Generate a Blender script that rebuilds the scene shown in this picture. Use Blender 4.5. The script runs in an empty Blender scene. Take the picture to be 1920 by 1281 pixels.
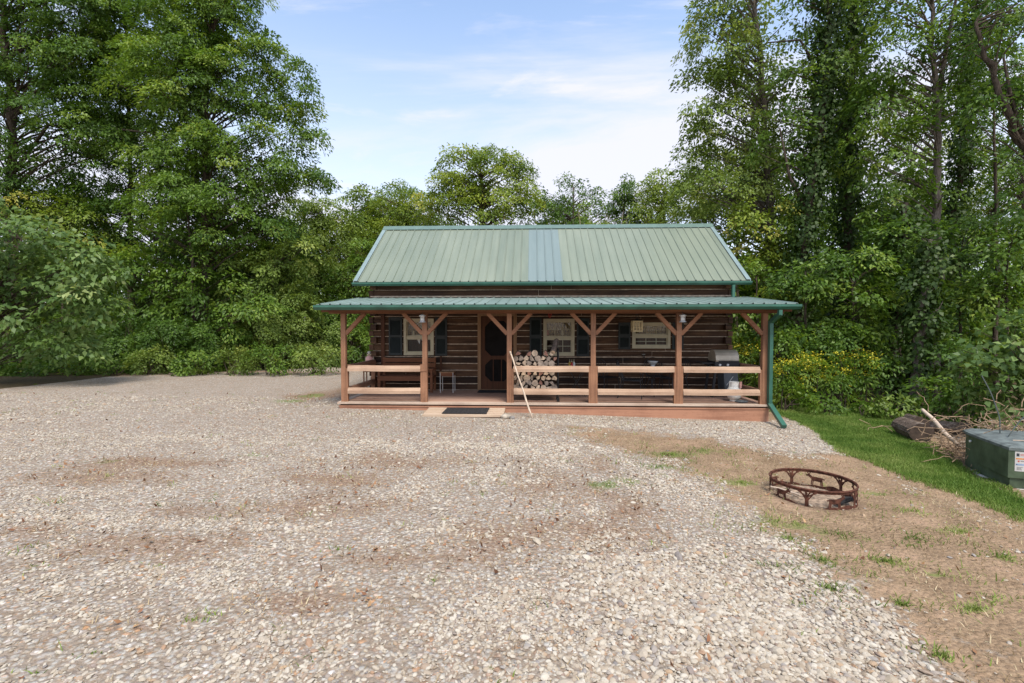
import bpy, math, random
import numpy as np
from mathutils import Vector, Matrix
random.seed(7)
RNG = np.random.default_rng(11)
S = bpy.context.scene
COL = S.collection
PI = math.pi
# ------------------------------------------------------------------ camera
F, CU, CV = 900.0, 960.0, 640.5
PITCH, YAW, EYE = math.radians(1.62), math.radians(2.35), 2.0
cam = bpy.data.cameras.new('camera'); camo = bpy.data.objects.new('camera', cam); COL.objects.link(camo)
cam.sensor_width = 36; cam.lens = F/1920*36; cam.clip_end = 2000; cam.clip_start = .05
camo.location = (0, 0, EYE); camo.rotation_euler = (PI/2-PITCH, 0, YAW); S.camera = camo

def ray(u, v):
    a, b = (u-CU)/F, -(v-CV)/F
    y = math.cos(PITCH)+b*math.sin(PITCH); z = -math.sin(PITCH)+b*math.cos(PITCH)
    return (a*math.cos(YAW)-y*math.sin(YAW), a*math.sin(YAW)+y*math.cos(YAW), z)
def at(u, v, Y):
    d = ray(u, v); k = Y/d[1]
    return Vector((d[0]*k, Y, EYE+d[2]*k))
GX = [-300, -40, -20, -5, 0, 6, 10, 20, 40, 300]; GZ = [.3, .3, .25, .15, .06, -.12, -.25, -.3, -.3, -.3]
def G(x, y=0):
    return float(np.interp(x, GX, GZ))
def ground(u, v):
    d = ray(u, v); z = 0
    for _ in range(12):
        k = (z-EYE)/d[2]; z = G(d[0]*k)
    return Vector((d[0]*k, d[1]*k, z))

# ------------------------------------------------------------------ object helpers
def tag(o, label=None, cat=None, group=None, kind=None):
    if label: o['label'] = label
    if cat: o['category'] = cat
    if group: o['group'] = group
    if kind: o['kind'] = kind
    return o
def thing(name, label, cat, loc, rz=0, group=None):
    o = bpy.data.objects.new(name, None); COL.objects.link(o)
    o.location = loc; o.rotation_euler = (0, 0, rz); o.empty_display_size = .1
    return tag(o, label, cat, group)
def root_loc(o):
    while o.parent: o = o.parent
    return Vector(o.location)
class MB:
    def __init__(s): s.v = []; s.f = []; s.m = []
    def add(s, vs, fs, mi=0):
        n = len(s.v); s.v += [tuple(p) for p in vs]
        for f in fs: s.f.append([i+n for i in f]); s.m.append(mi)
        return s
    def box(s, x0, x1, y0, y1, z0, z1, mi=0):
        return s.add([(x0,y0,z0),(x1,y0,z0),(x1,y1,z0),(x0,y1,z0),(x0,y0,z1),(x1,y0,z1),(x1,y1,z1),(x0,y1,z1)],
                     [(0,3,2,1),(4,5,6,7),(0,1,5,4),(1,2,6,5),(2,3,7,6),(3,0,4,7)], mi)
    def bar(s, p, q, w, h=None, up=(0,0,1), mi=0):
        p, q = Vector(p), Vector(q); h = h or w
        d = (q-p).normalized(); up = Vector(up)
        if abs(d.dot(up)) > .98: up = Vector((1,0,0)) if abs(d.x) < .9 else Vector((0,1,0))
        a = d.cross(up).normalized(); b = a.cross(d).normalized()
        vs = []
        for c in (p, q):
            for i, j in ((-1,-1),(1,-1),(1,1),(-1,1)): vs.append(c+a*(i*w/2)+b*(j*h/2))
        return s.add(vs, [(0,1,2,3),(7,6,5,4),(0,4,5,1),(1,5,6,2),(2,6,7,3),(3,7,4,0)], mi)
    def tube(s, pts, r, n=6, cap=True, mi=0, closed=False):
        pts = [Vector(p) for p in pts]; k = len(pts)
        rs = r if isinstance(r, (list, tuple)) else [r]*k
        vs = []; a = None
        for i, p in enumerate(pts):
            if closed: d = pts[(i+1) % k]-pts[i-1]
            else: d = pts[min(i+1, k-1)]-pts[max(i-1, 0)]
            d = d.normalized() if d.length > 1e-9 else Vector((0,0,1))
            if a is None:
                a = d.cross(Vector((0,0,1)) if abs(d.z) < .9 else Vector((1,0,0))).normalized()
            else:
                a = (a-d*a.dot(d)); a = a.normalized() if a.length > 1e-6 else d.orthogonal().normalized()
            b = d.cross(a)
            for j in range(n):
                t = 2*PI*j/n; vs.append(p+(a*math.cos(t)+b*math.sin(t))*rs[i])
        fs = []
        for i in range(k if closed else k-1):
            i2 = (i+1) % k
            for j in range(n):
                j2 = (j+1) % n; fs.append((i*n+j, i*n+j2, i2*n+j2, i2*n+j))
        if cap and not closed: fs += [tuple(range(n))[::-1], tuple(range((k-1)*n, k*n))]
        return s.add(vs, fs, mi)
    def lathe(s, prof, c=(0,0,0), n=16, mi=0, sx=1, sy=1):
        c = Vector(c); vs = []; fs = []
        for r, z in prof:
            for j in range(n):
                t = 2*PI*j/n; vs.append((c.x+r*math.cos(t)*sx, c.y+r*math.sin(t)*sy, c.z+z))
        for i in range(len(prof)-1):
            for j in range(n):
                j2 = (j+1) % n; fs.append((i*n+j, i*n+j2, (i+1)*n+j2, (i+1)*n+j))
        k = len(prof)
        if prof[0][0] > 1e-4: fs.append(tuple(range(n))[::-1])
        if prof[-1][0] > 1e-4: fs.append(tuple(range((k-1)*n, k*n)))
        return s.add(vs, fs, mi)
    def prism(s, poly, axis, a0, a1, mi=0):
        # poly: 2D outline; axis x: (y,z), y: (x,z), z: (x,y)
        def P(p, a):
            return {'x': (a, p[0], p[1]), 'y': (p[0], a, p[1]), 'z': (p[0], p[1], a)}[axis]
        n = len(poly); vs = [P(p, a0) for p in poly]+[P(p, a1) for p in poly]
        fs = [tuple(range(n))[::-1], tuple(range(n, 2*n))]+[(i, (i+1) % n, n+(i+1) % n, n+i) for i in range(n)]
        return s.add(vs, fs, mi)
    def xf(s, M):
        s.v = [tuple(M @ Vector(p)) for p in s.v]; return s
    def build(s, name, mat, parent=None, loc=None, local=False, smooth=False, rz=0):
        off = Vector((0,0,0))
        if parent is not None and not local: off = root_loc(parent)
        elif loc is not None and not local: off = Vector(loc)
        me = bpy.data.meshes.new(name)
        me.from_pydata([tuple(Vector(p)-off) for p in s.v], [], s.f)
        mats = mat if isinstance(mat, (list, tuple)) else [mat]
        for m in mats: me.materials.append(m)
        if len(mats) > 1: me.polygons.foreach_set('material_index', s.m)
        if smooth: me.polygons.foreach_set('use_smooth', [True]*len(me.polygons))
        import bmesh
        bm = bmesh.new(); bm.from_mesh(me); bmesh.ops.recalc_face_normals(bm, faces=bm.faces); bm.to_mesh(me); bm.free()
        o = bpy.data.objects.new(name, me); COL.objects.link(o)
        if parent is not None: o.parent = parent
        elif loc is not None: o.location = loc; o.rotation_euler = (0,0,rz)
        return o
def copy_tree(o, parent=None):
    c = o.copy(); COL.objects.link(c); c.parent = parent
    for ch in list(o.children): copy_tree(ch, c)
    return c

# ------------------------------------------------------------------ material helpers
def srgb(r, g, b):
    f = lambda c: (c/255/12.92 if c/255 <= .04045 else ((c/255+.055)/1.055)**2.4)
    return (f(r), f(g), f(b), 1)
class NT:
    def __init__(s, name):
        s.mat = bpy.data.materials.new(name); s.mat.use_nodes = True
        s.t = s.mat.node_tree; s.b = s.t.nodes['Principled BSDF']; s.out = s.t.nodes['Material Output']
    def n(s, typ, **kw):
        nd = s.t.nodes.new(typ)
        for k, v in kw.items():
            if k.startswith('i_'):
                key = k[2:]; key = int(key) if key.isdigit() else key.replace('_', ' ')
                s.set(nd.inputs[key], v)
            else: setattr(nd, k, v)
        return nd
    def set(s, sock, v):
        if isinstance(v, bpy.types.NodeSocket): s.t.links.new(v, sock)
        else: sock.default_value = v
    def ramp(s, fac, stops, interp='LINEAR'):
        r = s.n('ShaderNodeValToRGB'); s.set(r.inputs[0], fac); e = r.color_ramp.elements
        r.color_ramp.interpolation = interp
        while len(e) < len(stops): e.new(.5)
        for el, (p, c) in zip(e, stops):
            el.position = p; el.color = c if len(c) == 4 else (*c, 1)
        return r.outputs[0]
    def math(s, op, a, b=0, clamp=False):
        m = s.n('ShaderNodeMath', operation=op, use_clamp=clamp); s.set(m.inputs[0], a); s.set(m.inputs[1], b); return m.outputs[0]
    def mix(s, f, a, b, blend='MIX'):
        m = s.n('ShaderNodeMix', data_type='RGBA', blend_type=blend)
        s.set(m.inputs[0], f); s.set(m.inputs[6], a); s.set(m.inputs[7], b); return m.outputs[2]
    def noise(s, vec, scale, detail=3, rough=.55, dist=0):
        n = s.n('ShaderNodeTexNoise'); s.set(n.inputs['Vector'], vec); n.inputs['Scale'].default_value = scale
        n.inputs['Detail'].default_value = detail; n.inputs['Roughness'].default_value = rough; n.inputs['Distortion'].default_value = dist
        return n.outputs['Fac']
    def mapv(s, vec, scale):
        m = s.n('ShaderNodeMapping'); s.set(m.inputs[0], vec); m.inputs['Scale'].default_value = scale; return m.outputs[0]
    def pos(s): return s.n('ShaderNodeNewGeometry').outputs['Position']
    def bump(s, h, strength=.4, dist=.02):
        b = s.n('ShaderNodeBump'); b.inputs['Strength'].default_value = strength; b.inputs['Distance'].default_value = dist
        s.set(b.inputs['Height'], h); return b.outputs[0]
    def attr(s, name, typ='GEOMETRY'):
        return s.n('ShaderNodeAttribute', attribute_name=name, attribute_type=typ)
    def smooth(s, v, a, b):
        m = s.n('ShaderNodeMapRange', interpolation_type='SMOOTHSTEP'); s.set(m.inputs[0], v)
        m.inputs[1].default_value = a; m.inputs[2].default_value = b; return m.outputs[0]

def plain(name, col, rough=.6, metal=0, var=.15, scale=6, bump=0, spec=.5):
    m = NT(name); c = col if len(col) == 4 else (*col, 1)
    f = m.noise(m.pos(), scale, 4, .6)
    d = tuple(x*(1-var*1.6) for x in c[:3])+(1,); l = tuple(min(1, x*(1+var)) for x in c[:3])+(1,)
    m.set(m.b.inputs['Base Color'], m.ramp(f, [(.3, d), (.7, l)]))
    m.b.inputs['Roughness'].default_value = rough; m.b.inputs['Metallic'].default_value = metal
    m.b.inputs['Specular IOR Level'].default_value = spec
    if bump: m.set(m.b.inputs['Normal'], m.bump(m.noise(m.pos(), scale*8, 3), bump))
    return m.mat
def wood(name, light, dark, axis='x', rough=.75, blotch=.5, fine=1.0, spec=.3):
    m = NT(name); sc = {'x': (.35, 9, 9), 'y': (9, .35, 9), 'z': (9, 9, .35)}[axis]
    p = m.pos(); q = m.mapv(p, sc)
    g = m.noise(q, 3*fine, 5, .65, .3); bl = m.noise(p, 1.7, 3, .6); sp = m.noise(p, 35, 2, .5)
    f = m.math('ADD', m.math('MULTIPLY', g, .65), m.math('MULTIPLY', bl, blotch*.7))
    f = m.math('ADD', f, m.math('MULTIPLY', sp, .18))
    m.set(m.b.inputs['Base Color'], m.ramp(f, [(.38, dark), (.86, light)]))
    m.b.inputs['Roughness'].default_value = rough; m.b.inputs['Specular IOR Level'].default_value = spec
    m.set(m.b.inputs['Normal'], m.bump(g, .35, .01))
    return m.mat

M = {}
M['log'] = None
def log_material():
    m = NT('hewn log'); p = m.pos()
    xyz = m.n('ShaderNodeSeparateXYZ'); m.set(xyz.inputs[0], p)
    k = m.math('FLOOR', m.math('DIVIDE', m.math('SUBTRACT', xyz.outputs[2], .28), .184))
    wn = m.n('ShaderNodeTexWhiteNoise', noise_dimensions='1D'); m.set(wn.inputs['W'], k)
    off = m.n('ShaderNodeCombineXYZ'); m.set(off.inputs[0], m.math('MULTIPLY', wn.outputs[0], 40))
    pv = m.n('ShaderNodeVectorMath', operation='ADD'); m.set(pv.inputs[0], p); m.set(pv.inputs[1], off.outputs[0])
    g = m.noise(m.mapv(pv.outputs[0], (.4, 8, 14)), 2.5, 6, .68, .4); bl = m.noise(m.mapv(pv.outputs[0], (1, 1, 2)), 1.1, 3)
    f = m.math('ADD', m.math('MULTIPLY', g, .6), m.math('MULTIPLY', bl, .35))
    f = m.math('ADD', f, m.math('MULTIPLY', m.math('SUBTRACT', wn.outputs[0], .5), .16))
    m.set(m.b.inputs['Base Color'], m.ramp(f, [(.34, (.016, .008, .005, 1)), (.5, (.065, .031, .015, 1)), (.70, (.19, .10, .05, 1))]))
    m.b.inputs['Roughness'].default_value = .7; m.b.inputs['Specular IOR Level'].default_value = .3
    m.set(m.b.inputs['Normal'], m.bump(g, .5, .02)); return m.mat
M['log'] = log_material()
M['chink'] = plain('chinking', (.54, .42, .31), .9, var=.3, scale=12)
M['post'] = wood('stained post', (.33, .165, .09, 1), (.085, .036, .02, 1), 'z', blotch=.9)
M['beam'] = wood('stained beam', (.30, .13, .06, 1), (.09, .035, .018, 1), 'x')
M['brace'] = wood('stained brace', (.33, .155, .08, 1), (.10, .04, .02, 1), 'x', blotch=.9)
M['rail'] = wood('weathered rail', (.47, .32, .215, 1), (.19, .10, .06, 1), 'x', blotch=.9)
M['raily'] = wood('weathered side rail', (.42, .24, .15, 1), (.16, .07, .04, 1), 'y')
M['deck'] = wood('worn deck', (.46, .29, .21, 1), (.20, .095, .06, 1), 'x', blotch=.8)
M['decktrim'] = wood('bleached deck edge', (.54, .42, .32, 1), (.26, .17, .12, 1), 'x', blotch=.9)
M['skirt'] = wood('red stained skirt board', (.40, .20, .12, 1), (.15, .06, .035, 1), 'x', blotch=1.1)
M['step'] = wood('bare step wood', (.62, .49, .36, 1), (.38, .26, .17, 1), 'x')
M['bench'] = wood('bench wood', (.27, .11, .05, 1), (.09, .035, .017, 1), 'x')
M['trimwood'] = wood('door trim wood', (.42, .27, .15, 1), (.2, .1, .05, 1), 'z')
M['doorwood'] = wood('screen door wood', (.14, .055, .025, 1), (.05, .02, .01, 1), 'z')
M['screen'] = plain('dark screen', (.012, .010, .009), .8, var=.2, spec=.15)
M['soffit'] = wood('soffit board', (.2, .1, .055, 1), (.08, .035, .02, 1), 'y')
M['cream'] = plain('cream vinyl', (.52, .46, .31), .5, var=.08)
M['shutter'] = plain('dark green shutter', (.016, .022, .021), .6, var=.2)
M['black'] = plain('black iron', (.012, .012, .013), .45, var=.2)
M['blackp'] = plain('black plastic', (.018, .018, .02), .5, var=.2)
M['mat'] = plain('rubber mat', (.022, .02, .02), .9, var=.5, scale=40, bump=.5)
M['gutter'] = plain('green gutter', (.032, .115, .078), .45, var=.2, scale=2.5)
M['dots'] = plain('rib end shade', (.02, .03, .025), .8)  # near-black colour standing for the shade inside hollow roof ribs
M['steel'] = plain('galvanised steel', (.70, .71, .70), .35, .35, var=.1)
M['tan'] = plain('pale tan lid', (.50, .43, .33), .35, .25, var=.1)
M['white'] = plain('white enamel', (.78, .76, .70), .35, var=.06)
M['pink'] = plain('pink plaster', (.62, .34, .29), .7, var=.15)
M['greyplastic'] = plain('grey panel', (.10, .115, .125), .5, var=.15)
M['red'] = plain('red plastic', (.5, .03, .02), .4)
M['yellow'] = plain('yellow plastic', (.7, .45, .05), .4)
M['lattice'] = plain('tan lantern metal', (.58, .47, .26), .5, var=.1)
M['rust'] = plain('rusted steel', (.105, .042, .026), .9, var=.5, scale=18, bump=.3, spec=.2)
M['boxgreen'] = plain('olive green paint', (.070, .098, .055), .6, var=.3, scale=5, spec=.3)
M['boxtop'] = plain('dirty grey green lid', (.12, .14, .13), .75, var=.35, scale=7, bump=.2)
M['concrete'] = plain('concrete', (.5, .47, .42), .9, var=.15, scale=9)
M['bark'] = None
def bark(name, light, dark, sc=1):
    m = NT(name); q = m.mapv(m.pos(), (6*sc, 6*sc, 1.2*sc)); g = m.noise(q, 4, 5, .7, .6)
    m.set(m.b.inputs['Base Color'], m.ramp(g, [(.35, dark), (.68, light)]))
    m.b.inputs['Roughness'].default_value = .95; m.b.inputs['Specular IOR Level'].default_value = .15
    m.set(m.b.inputs['Normal'], m.bump(g, .8, .03)); return m.mat
M['bark'] = bark('tree bark', (.13, .10, .075, 1), (.035, .025, .018, 1))
M['barkgrey'] = bark('grey bark', (.24, .20, .165, 1), (.07, .055, .045, 1))
M['endgrain'] = plain('split wood', (.60, .45, .31), .9, var=.3, scale=14)
M['endgrain2'] = plain('weathered split wood', (.36, .28, .21), .9, var=.35, scale=14)
M['endred'] = plain('reddish split wood', (.38, .19, .13), .9, var=.35, scale=14)
M['logbark'] = plain('firewood bark', (.14, .10, .075), .95, var=.5, scale=20, bump=.4)
M['cutend'] = plain('dark sawn end', (.07, .045, .03), .95, var=.4, scale=8)
M['twig'] = plain('dry twig', (.30, .20, .12), .95, var=.35, scale=9)
M['stick'] = plain('pale stick', (.55, .43, .32), .85, var=.2, scale=8)
def roof_mat(name, col, col2):
    m = NT(name); p = m.pos(); f = m.noise(m.mapv(p, (3.5, .5, .5)), 1.2, 4, .6); f2 = m.noise(p, .55, 2); f3 = m.noise(p, 30, 2)
    t = m.math('ADD', m.math('ADD', m.math('MULTIPLY', f, .5), m.math('MULTIPLY', f2, .4)), m.math('MULTIPLY', f3, .1))
    sx = m.n('ShaderNodeSeparateXYZ'); m.set(sx.inputs[0], p); wn = m.n('ShaderNodeTexWhiteNoise', noise_dimensions='1D')
    m.set(wn.inputs['W'], m.math('FLOOR', m.math('DIVIDE', m.math('ADD', sx.outputs[0], 4.7), .926)))      # each sheet weathers a little differently
    streak = m.noise(m.mapv(p, (16, .35, .35)), 1.0, 4, .65)
    t = m.math('ADD', t, m.math('ADD', m.math('MULTIPLY', m.math('SUBTRACT', wn.outputs[0], .5), .22), m.math('MULTIPLY', m.math('SUBTRACT', streak, .5), .45)))
    m.set(m.b.inputs['Base Color'], m.ramp(t, [(.3, col2), (.7, col)]))
    m.b.inputs['Roughness'].default_value = .42; m.b.inputs['Specular IOR Level'].default_value = .5
    return m.mat
M['roof'] = roof_mat('faded green roof', (.205, .232, .170, 1), (.145, .175, .128, 1))
M['roofblue'] = roof_mat('bluish roof panel', (.18, .228, .215, 1), (.14, .185, .175, 1))
M['porchroof'] = roof_mat('porch roof metal', (.235, .30, .265, 1), (.155, .215, .185, 1))
M['ridge'] = plain('ridge cap green', (.11, .17, .14), .4, var=.1)
M['rake'] = plain('rake trim pale green', (.20, .265, .26), .4, var=.1)
def glass_mat():
    m = NT('window glass'); t = m.t
    tr = m.n('ShaderNodeBsdfTransparent'); gl = m.n('ShaderNodeBsdfGlossy'); gl.inputs['Roughness'].default_value = .05
    fr = m.n('ShaderNodeFresnel'); fr.inputs[0].default_value = 1.5
    mx = m.n('ShaderNodeMixShader'); m.set(mx.inputs[0], m.math('MULTIPLY', fr.outputs[0], .6)); m.set(mx.inputs[1], tr.outputs[0]); m.set(mx.inputs[2], gl.outputs[0])
    t.links.new(mx.outputs[0], m.out.inputs[0]); return m.mat
M['glass'] = glass_mat()
def curtain_mat():
    m = NT('patterned curtain'); p = m.pos(); f = m.noise(p, 26, 3, .6); g = m.noise(m.mapv(p, (1, 1, .1)), 30, 2)
    m.set(m.b.inputs['Base Color'], m.mix(m.math('MULTIPLY', g, .6), m.ramp(f, [(.4, (.5, .36, .14, 1)), (.5, (.42, .34, .18, 1)), (.6, (.12, .07, .03, 1))]), (.1, .06, .03, 1)))
    m.b.inputs['Roughness'].default_value = .9; return m.mat
M['curtain'] = curtain_mat()
# ------------------------------------------------------------------ log cabin
Z0 = .28                       # deck level
WX0, WX1, WY = -4.42, 5.32, 13.24
BY = 18.06
cab = thing('log_cabin', 'log cabin with green metal roof and railed front porch', 'cabin', ((WX0+WX1)/2, WY, Z0))
LH = .184; NC = 16
def rect(u0, u1, v0, v1, Y=WY):
    a, b = at(u0, v0, Y), at(u1, v1, Y)
    return (a.x, b.x, b.z, a.z)          # x0,x1,z0,z1
W1 = rect(757.5, 814, 597.5, 666); W2 = rect(1018.8, 1076.7, 598, 667.5); W3 = rect(1185, 1256, 605, 653.5)
DR = rect(902, 963, 593, 731); DR = (DR[0], DR[1], Z0, DR[3])
OPEN = [W1, W2, W3, DR]
def spans(z0, z1, x0, x1, pad=.0):
    cuts = sorted((o[0]-pad, o[1]+pad) for o in OPEN if o[2]-pad < z1-.004 and o[3]+pad > z0+.004)
    res = []; x = x0
    for a, b in cuts:
        if a > x: res.append((x, a))
        x = max(x, b)
    if x < x1: res.append((x, x1))
    return res
wall = MB(); chink = MB(); rnd = random.Random(3)
ZR = [Z0]+[Z0+k*LH+rnd.uniform(-.016, .016) for k in range(1, NC)]+[Z0+NC*LH]
def log_piece(mb, x0, x1, z0, z1, yf):
    n = max(1, int((x1-x0)/.45)); c = .009
    ys = [yf+rnd.uniform(-.008, .008) for _ in range(n+1)]; zz = [rnd.uniform(-.006, .006) for _ in range(n+1)]
    vs = []
    for i in range(n+1):
        x = x0+(x1-x0)*i/n; y = ys[i]; a = z0+zz[i]*.8; b = z1+zz[i]*.7
        vs += [(x, y+.12, a), (x, y+c, a), (x, y, a+c), (x, y, b-c), (x, y+c, b), (x, y+.12, b)]
    fs = []
    for i in range(n):
        for j in range(5): fs.append((i*6+j, i*6+j+1, (i+1)*6+j+1, (i+1)*6+j))
    fs += [(0,1,2,3,4,5), tuple(n*6+k for k in (5,4,3,2,1,0))]
    mb.add(vs, fs)
# split rows also at the opening heights so that logs end cleanly against the frames
for k in range(NC):
    za = ZR[k]+rnd.uniform(.007, .013); zb = ZR[k+1]-rnd.uniform(.007, .013)
    cutz = sorted({za, zb}|{z for o in OPEN for z in (o[2], o[3]) if za+.012 < z < zb-.012})
    for a, b in zip(cutz[:-1], cutz[1:]):
        for x0, x1 in spans(a, b, WX0, WX1):
            # butt joints here and there
            xs = [x0]
            if x1-x0 > 3: xs.append(x0+(x1-x0)*rnd.uniform(.3, .7))
            xs.append(x1)
            for p, q in zip(xs[:-1], xs[1:]): log_piece(wall, p+(.006 if p != x0 else 0), q-(.006 if q != x1 else 0), a, b, WY-.035)
zc = [Z0]+sorted({z for o in OPEN for z in (o[2], o[3]) if Z0 < z < Z0+NC*LH})+[Z0+NC*LH]
for a, b in zip(zc[:-1], zc[1:]):
    for x0, x1 in spans(a, b, WX0, WX1): chink.box(x0+.012, x1-.012, WY-.023, WY+.06, a, b)
# the other three walls and the gables
for k in range(NC):
    za = ZR[k]+.01; zb = ZR[k+1]-.01
    wall.box(WX0-.005, WX0+.13, WY+.14, BY, za, zb); wall.box(WX1-.13, WX1+.005, WY+.14, BY, za, zb); wall.box(WX0+.14, WX1-.14, BY-.13, BY+.005, za, zb)
    # dovetailed log ends at the front corners
    if k % 2 == 0:
        wall.box(WX0-.10, WX0+.02, WY-.06, WY+.10, za, zb); wall.box(WX1-.02, WX1+.10, WY-.06, WY+.10, za, zb)
    else:
        wall.box(WX0-.03, WX0+.13, WY-.17, WY-.04, za, zb); wall.box(WX1-.13, WX1+.03, WY-.17, WY-.04, za, zb)
chink.box(WX0+.01, WX0+.12, WY+.145, BY-.01, Z0, Z0+NC*LH); chink.box(WX1-.12, WX1-.01, WY+.145, BY-.01, Z0, Z0+NC*LH); chink.box(WX0+.145, WX1-.145, BY-.12, BY-.01, Z0, Z0+NC*LH)
ZT = Z0+NC*LH; RY, RZ = 15.65, 5.27; EY, EZ = 12.88, 3.245
for x in (WX0+.02, WX1-.12):
    wall.prism([(WY+.05, ZT), (BY-.05, ZT), (RY, RZ-.1)], 'x', x, x+.1)
wall.build('wall', M['log'], cab)
chink.build('chinking', M['chink'], cab)
fl = MB(); fl.box(WX0+.15, WX1-.15, WY+.1, BY-.15, Z0-.15, Z0-.02); fl.box(WX0+.02, WX1-.02, WY-.02, BY-.02, -.2, Z0-.16); fl.box(WX0+.15, WX1-.15, WY+.1, BY-.15, ZT-.02, ZT+.02)
fl.build('floor_slab', M['soffit'], cab)
MB().box(WX0+.16, WX1-.16, WY+1.6, WY+1.7, Z0-.01, ZT-.03).build('dark_backing', M['doorwood'], cab)  # dark board added behind the windows to make the panes look dark
# vertical trim posts on the front wall
for u, v0, v1, w in ((718, 590, 728, .10), (827, 668, 712, .05)):
    p = at(u, v0, WY-.05); q = at(u, v1, WY-.05)
    MB().box(p.x-w/2, p.x+w/2, WY-.085, WY-.047, q.z, p.z).build('wall_trim', M['doorwood'], cab)

# main roof ---------------------------------------------------------------
RX0, RX1 = -4.82, 5.72
def ribbed(mb, x0, x1, a, b, sp, phase, h=.022, w=.034, mi=0):
    a = Vector((0, a[0], a[1])); b = Vector((0, b[0], b[1])); d = (b-a).normalized(); n = Vector((1,0,0)).cross(d).normalized()
    if n.z < 0: n = -n
    prof = [(x0, 0)]; k = math.ceil((x0-phase)/sp)
    while phase+k*sp < x1-.02:
        c = phase+k*sp
        if c > x0+.02: prof += [(c-w/2, 0), (c-w/4, h), (c+w/4, h), (c+w/2, 0)]
        k += 1
    prof.append((x1, 0)); vs = []
    for x, z in prof:
        for q, e in ((a, 0), (b, 0), (b, -.012), (a, -.012)): vs.append(Vector((x, 0, 0))+q+n*(z+e))
    fs = []
    for i in range(len(prof)-1):
        for j in range(4): fs.append((i*4+j, i*4+(j+1) % 4, (i+1)*4+(j+1) % 4, (i+1)*4+j))
    e = (len(prof)-1)*4; fs += [(0,1,2,3), (e+3,e+2,e+1,e)]
    mb.add(vs, fs, mi)
SPN = .2315
pl, pr = at(998, 530, EY).x, at(1060, 530, EY).x
pl = RX0+.115+SPN*round((pl-RX0-.115)/SPN)-.02; pr = RX0+.115+SPN*round((pr-RX0-.115)/SPN)-.02
rf = MB(); ribbed(rf, RX0, pl-.002, (EY, EZ), (RY, RZ), SPN, RX0+.115); ribbed(rf, pr+.002, RX1, (EY, EZ), (RY, RZ), SPN, RX0+.115)
ribbed(rf, RX0, RX1, (BY+.36, EZ), (RY, RZ), SPN, RX0+.115)
rf = rf.build('roof', M['roof'], cab)
pp = MB(); ribbed(pp, pl, pr, (EY, EZ), (RY, RZ), SPN, RX0+.115)
tag(pp.build('roof_panel', M['roofblue'], rf), 'bluish replacement roof panels')
rc = MB(); t = math.atan2(RZ-EZ, RY-EY)
rc.prism([(RY-.17, RZ-.17*math.tan(t)+.030), (RY, RZ+.036), (RY+.17, RZ-.17*math.tan(t)+.030), (RY+.17, RZ-.17*math.tan(t)+.045), (RY, RZ+.062), (RY-.17, RZ-.17*math.tan(t)+.045)], 'x', RX0-.02, RX1+.02)
rc.build('ridge_cap', M['ridge'], rf)
for x, s in ((RX0, 1), (RX1, -1)):
    rk = MB()
    rk.prism([(EY-.01, EZ-.10), (EY-.01, EZ+.024), (RY, RZ+.024), (RY, RZ-.10)], 'x', x-.022*s, x+.0*s)
    rk.prism([(EY-.01, EZ+.026), (EY-.01, EZ+.036), (RY, RZ+.030), (RY, RZ+.020)], 'x', x-.022*s, x+.09*s)
    rk.build('rake_trim', M['rake'], rf)
sf = MB(); sf.box(RX0+.02, RX1-.02, EY+.04, WY-.04, EZ-.085, EZ-.06); sf.prism([(EY+.03, EZ-.05), (RY, RZ-.05), (BY+.3, EZ-.05), (BY+.3, EZ-.1), (RY, RZ-.1), (EY+.03, EZ-.1)], 'x', RX0+.03, WX0+.0); sf.prism([(EY+.03, EZ-.05), (RY, RZ-.05), (BY+.3, EZ-.05), (BY+.3, EZ-.1), (RY, RZ-.1), (EY+.03, EZ-.1)], 'x', WX1, RX1-.03)
sf.build('soffit', M['soffit'], rf)
def gutter(x0, x1, y, z, h, d, parent):
    g = MB(); g.prism([(y, z), (y-d*.55, z), (y-d, z+h*.55), (y-d, z+h), (y-d+.012, z+h), (y-d+.012, z+h*.6), (y-d*.55, z+.012), (y-.012, z+.012), (y-.012, z+h), (y, z+h)], 'x', x0, x1)
    return g.build('gutter', M['gutter'], parent)
gutter(RX0-.03, RX1+.03, EY+.02, EZ-.108, .088, .11, cab)
cl = MB(); k = 0
while RX0+.115+k*SPN < RX1-.05:
    c = RX0+.115+k*SPN; cl.box(c-.015, c+.015, EY-.014, EY-.004, EZ-.02, EZ+.024); k += 1
cl.box(RX0+.03, RX1-.03, EY-.013, EY-.005, EZ-.028, EZ-.018); cl.build('rib_end_shade', M['dots'], rf)  # dark blocks imitate the shade in the open rib ends
ds = MB(); x = at(1372, 530, 12.95).x
ds.bar((x, EY-.03, EZ-.115), (x, EY-.03, 2.80), .085, .07)
ds.build('downspout', M['gutter'], cab)

# porch -------------------------------------------------------------------
PX = [at(u, 700, 11.0).x for u in (645, 797, 955, 1112, 1272, 1432.5)]
DX0, DX1, DY = -4.47, at(1443, 770, 10.93).x, 10.93
dk = MB(); y = DY+.15
while y < WY-.05:
    dk.box(DX0, DX1, y, min(y+.138, WY-.04), Z0-.035, Z0+random.uniform(-.003, .003)); y += .144
dk.build('deck', M['deck'], cab)
MB().box(DX0-.03, DX1+.02, DY-.03, DY+.144, Z0-.04, Z0+.004).build('deck_edge', M['decktrim'], cab)
MB().box(DX0-.03, DX0+.11, DY+.148, WY-.18, Z0-.03, Z0+.008).build('deck_edge', M['decktrim'], cab)
sk = MB(); sk.box(DX0+.01, DX1-.02, DY, DY+.04, -.45, Z0-.075); sk.box(DX0+.01, DX0+.05, DY+.05, WY, -.4, Z0-.075); sk.box(DX1-.06, DX1-.02, DY+.05, WY, -.5, Z0-.075)
sk.box(DX0+.0, DX1-.01, DY-.014, DY+.0-.002, Z0-.105, Z0-.075)
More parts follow.
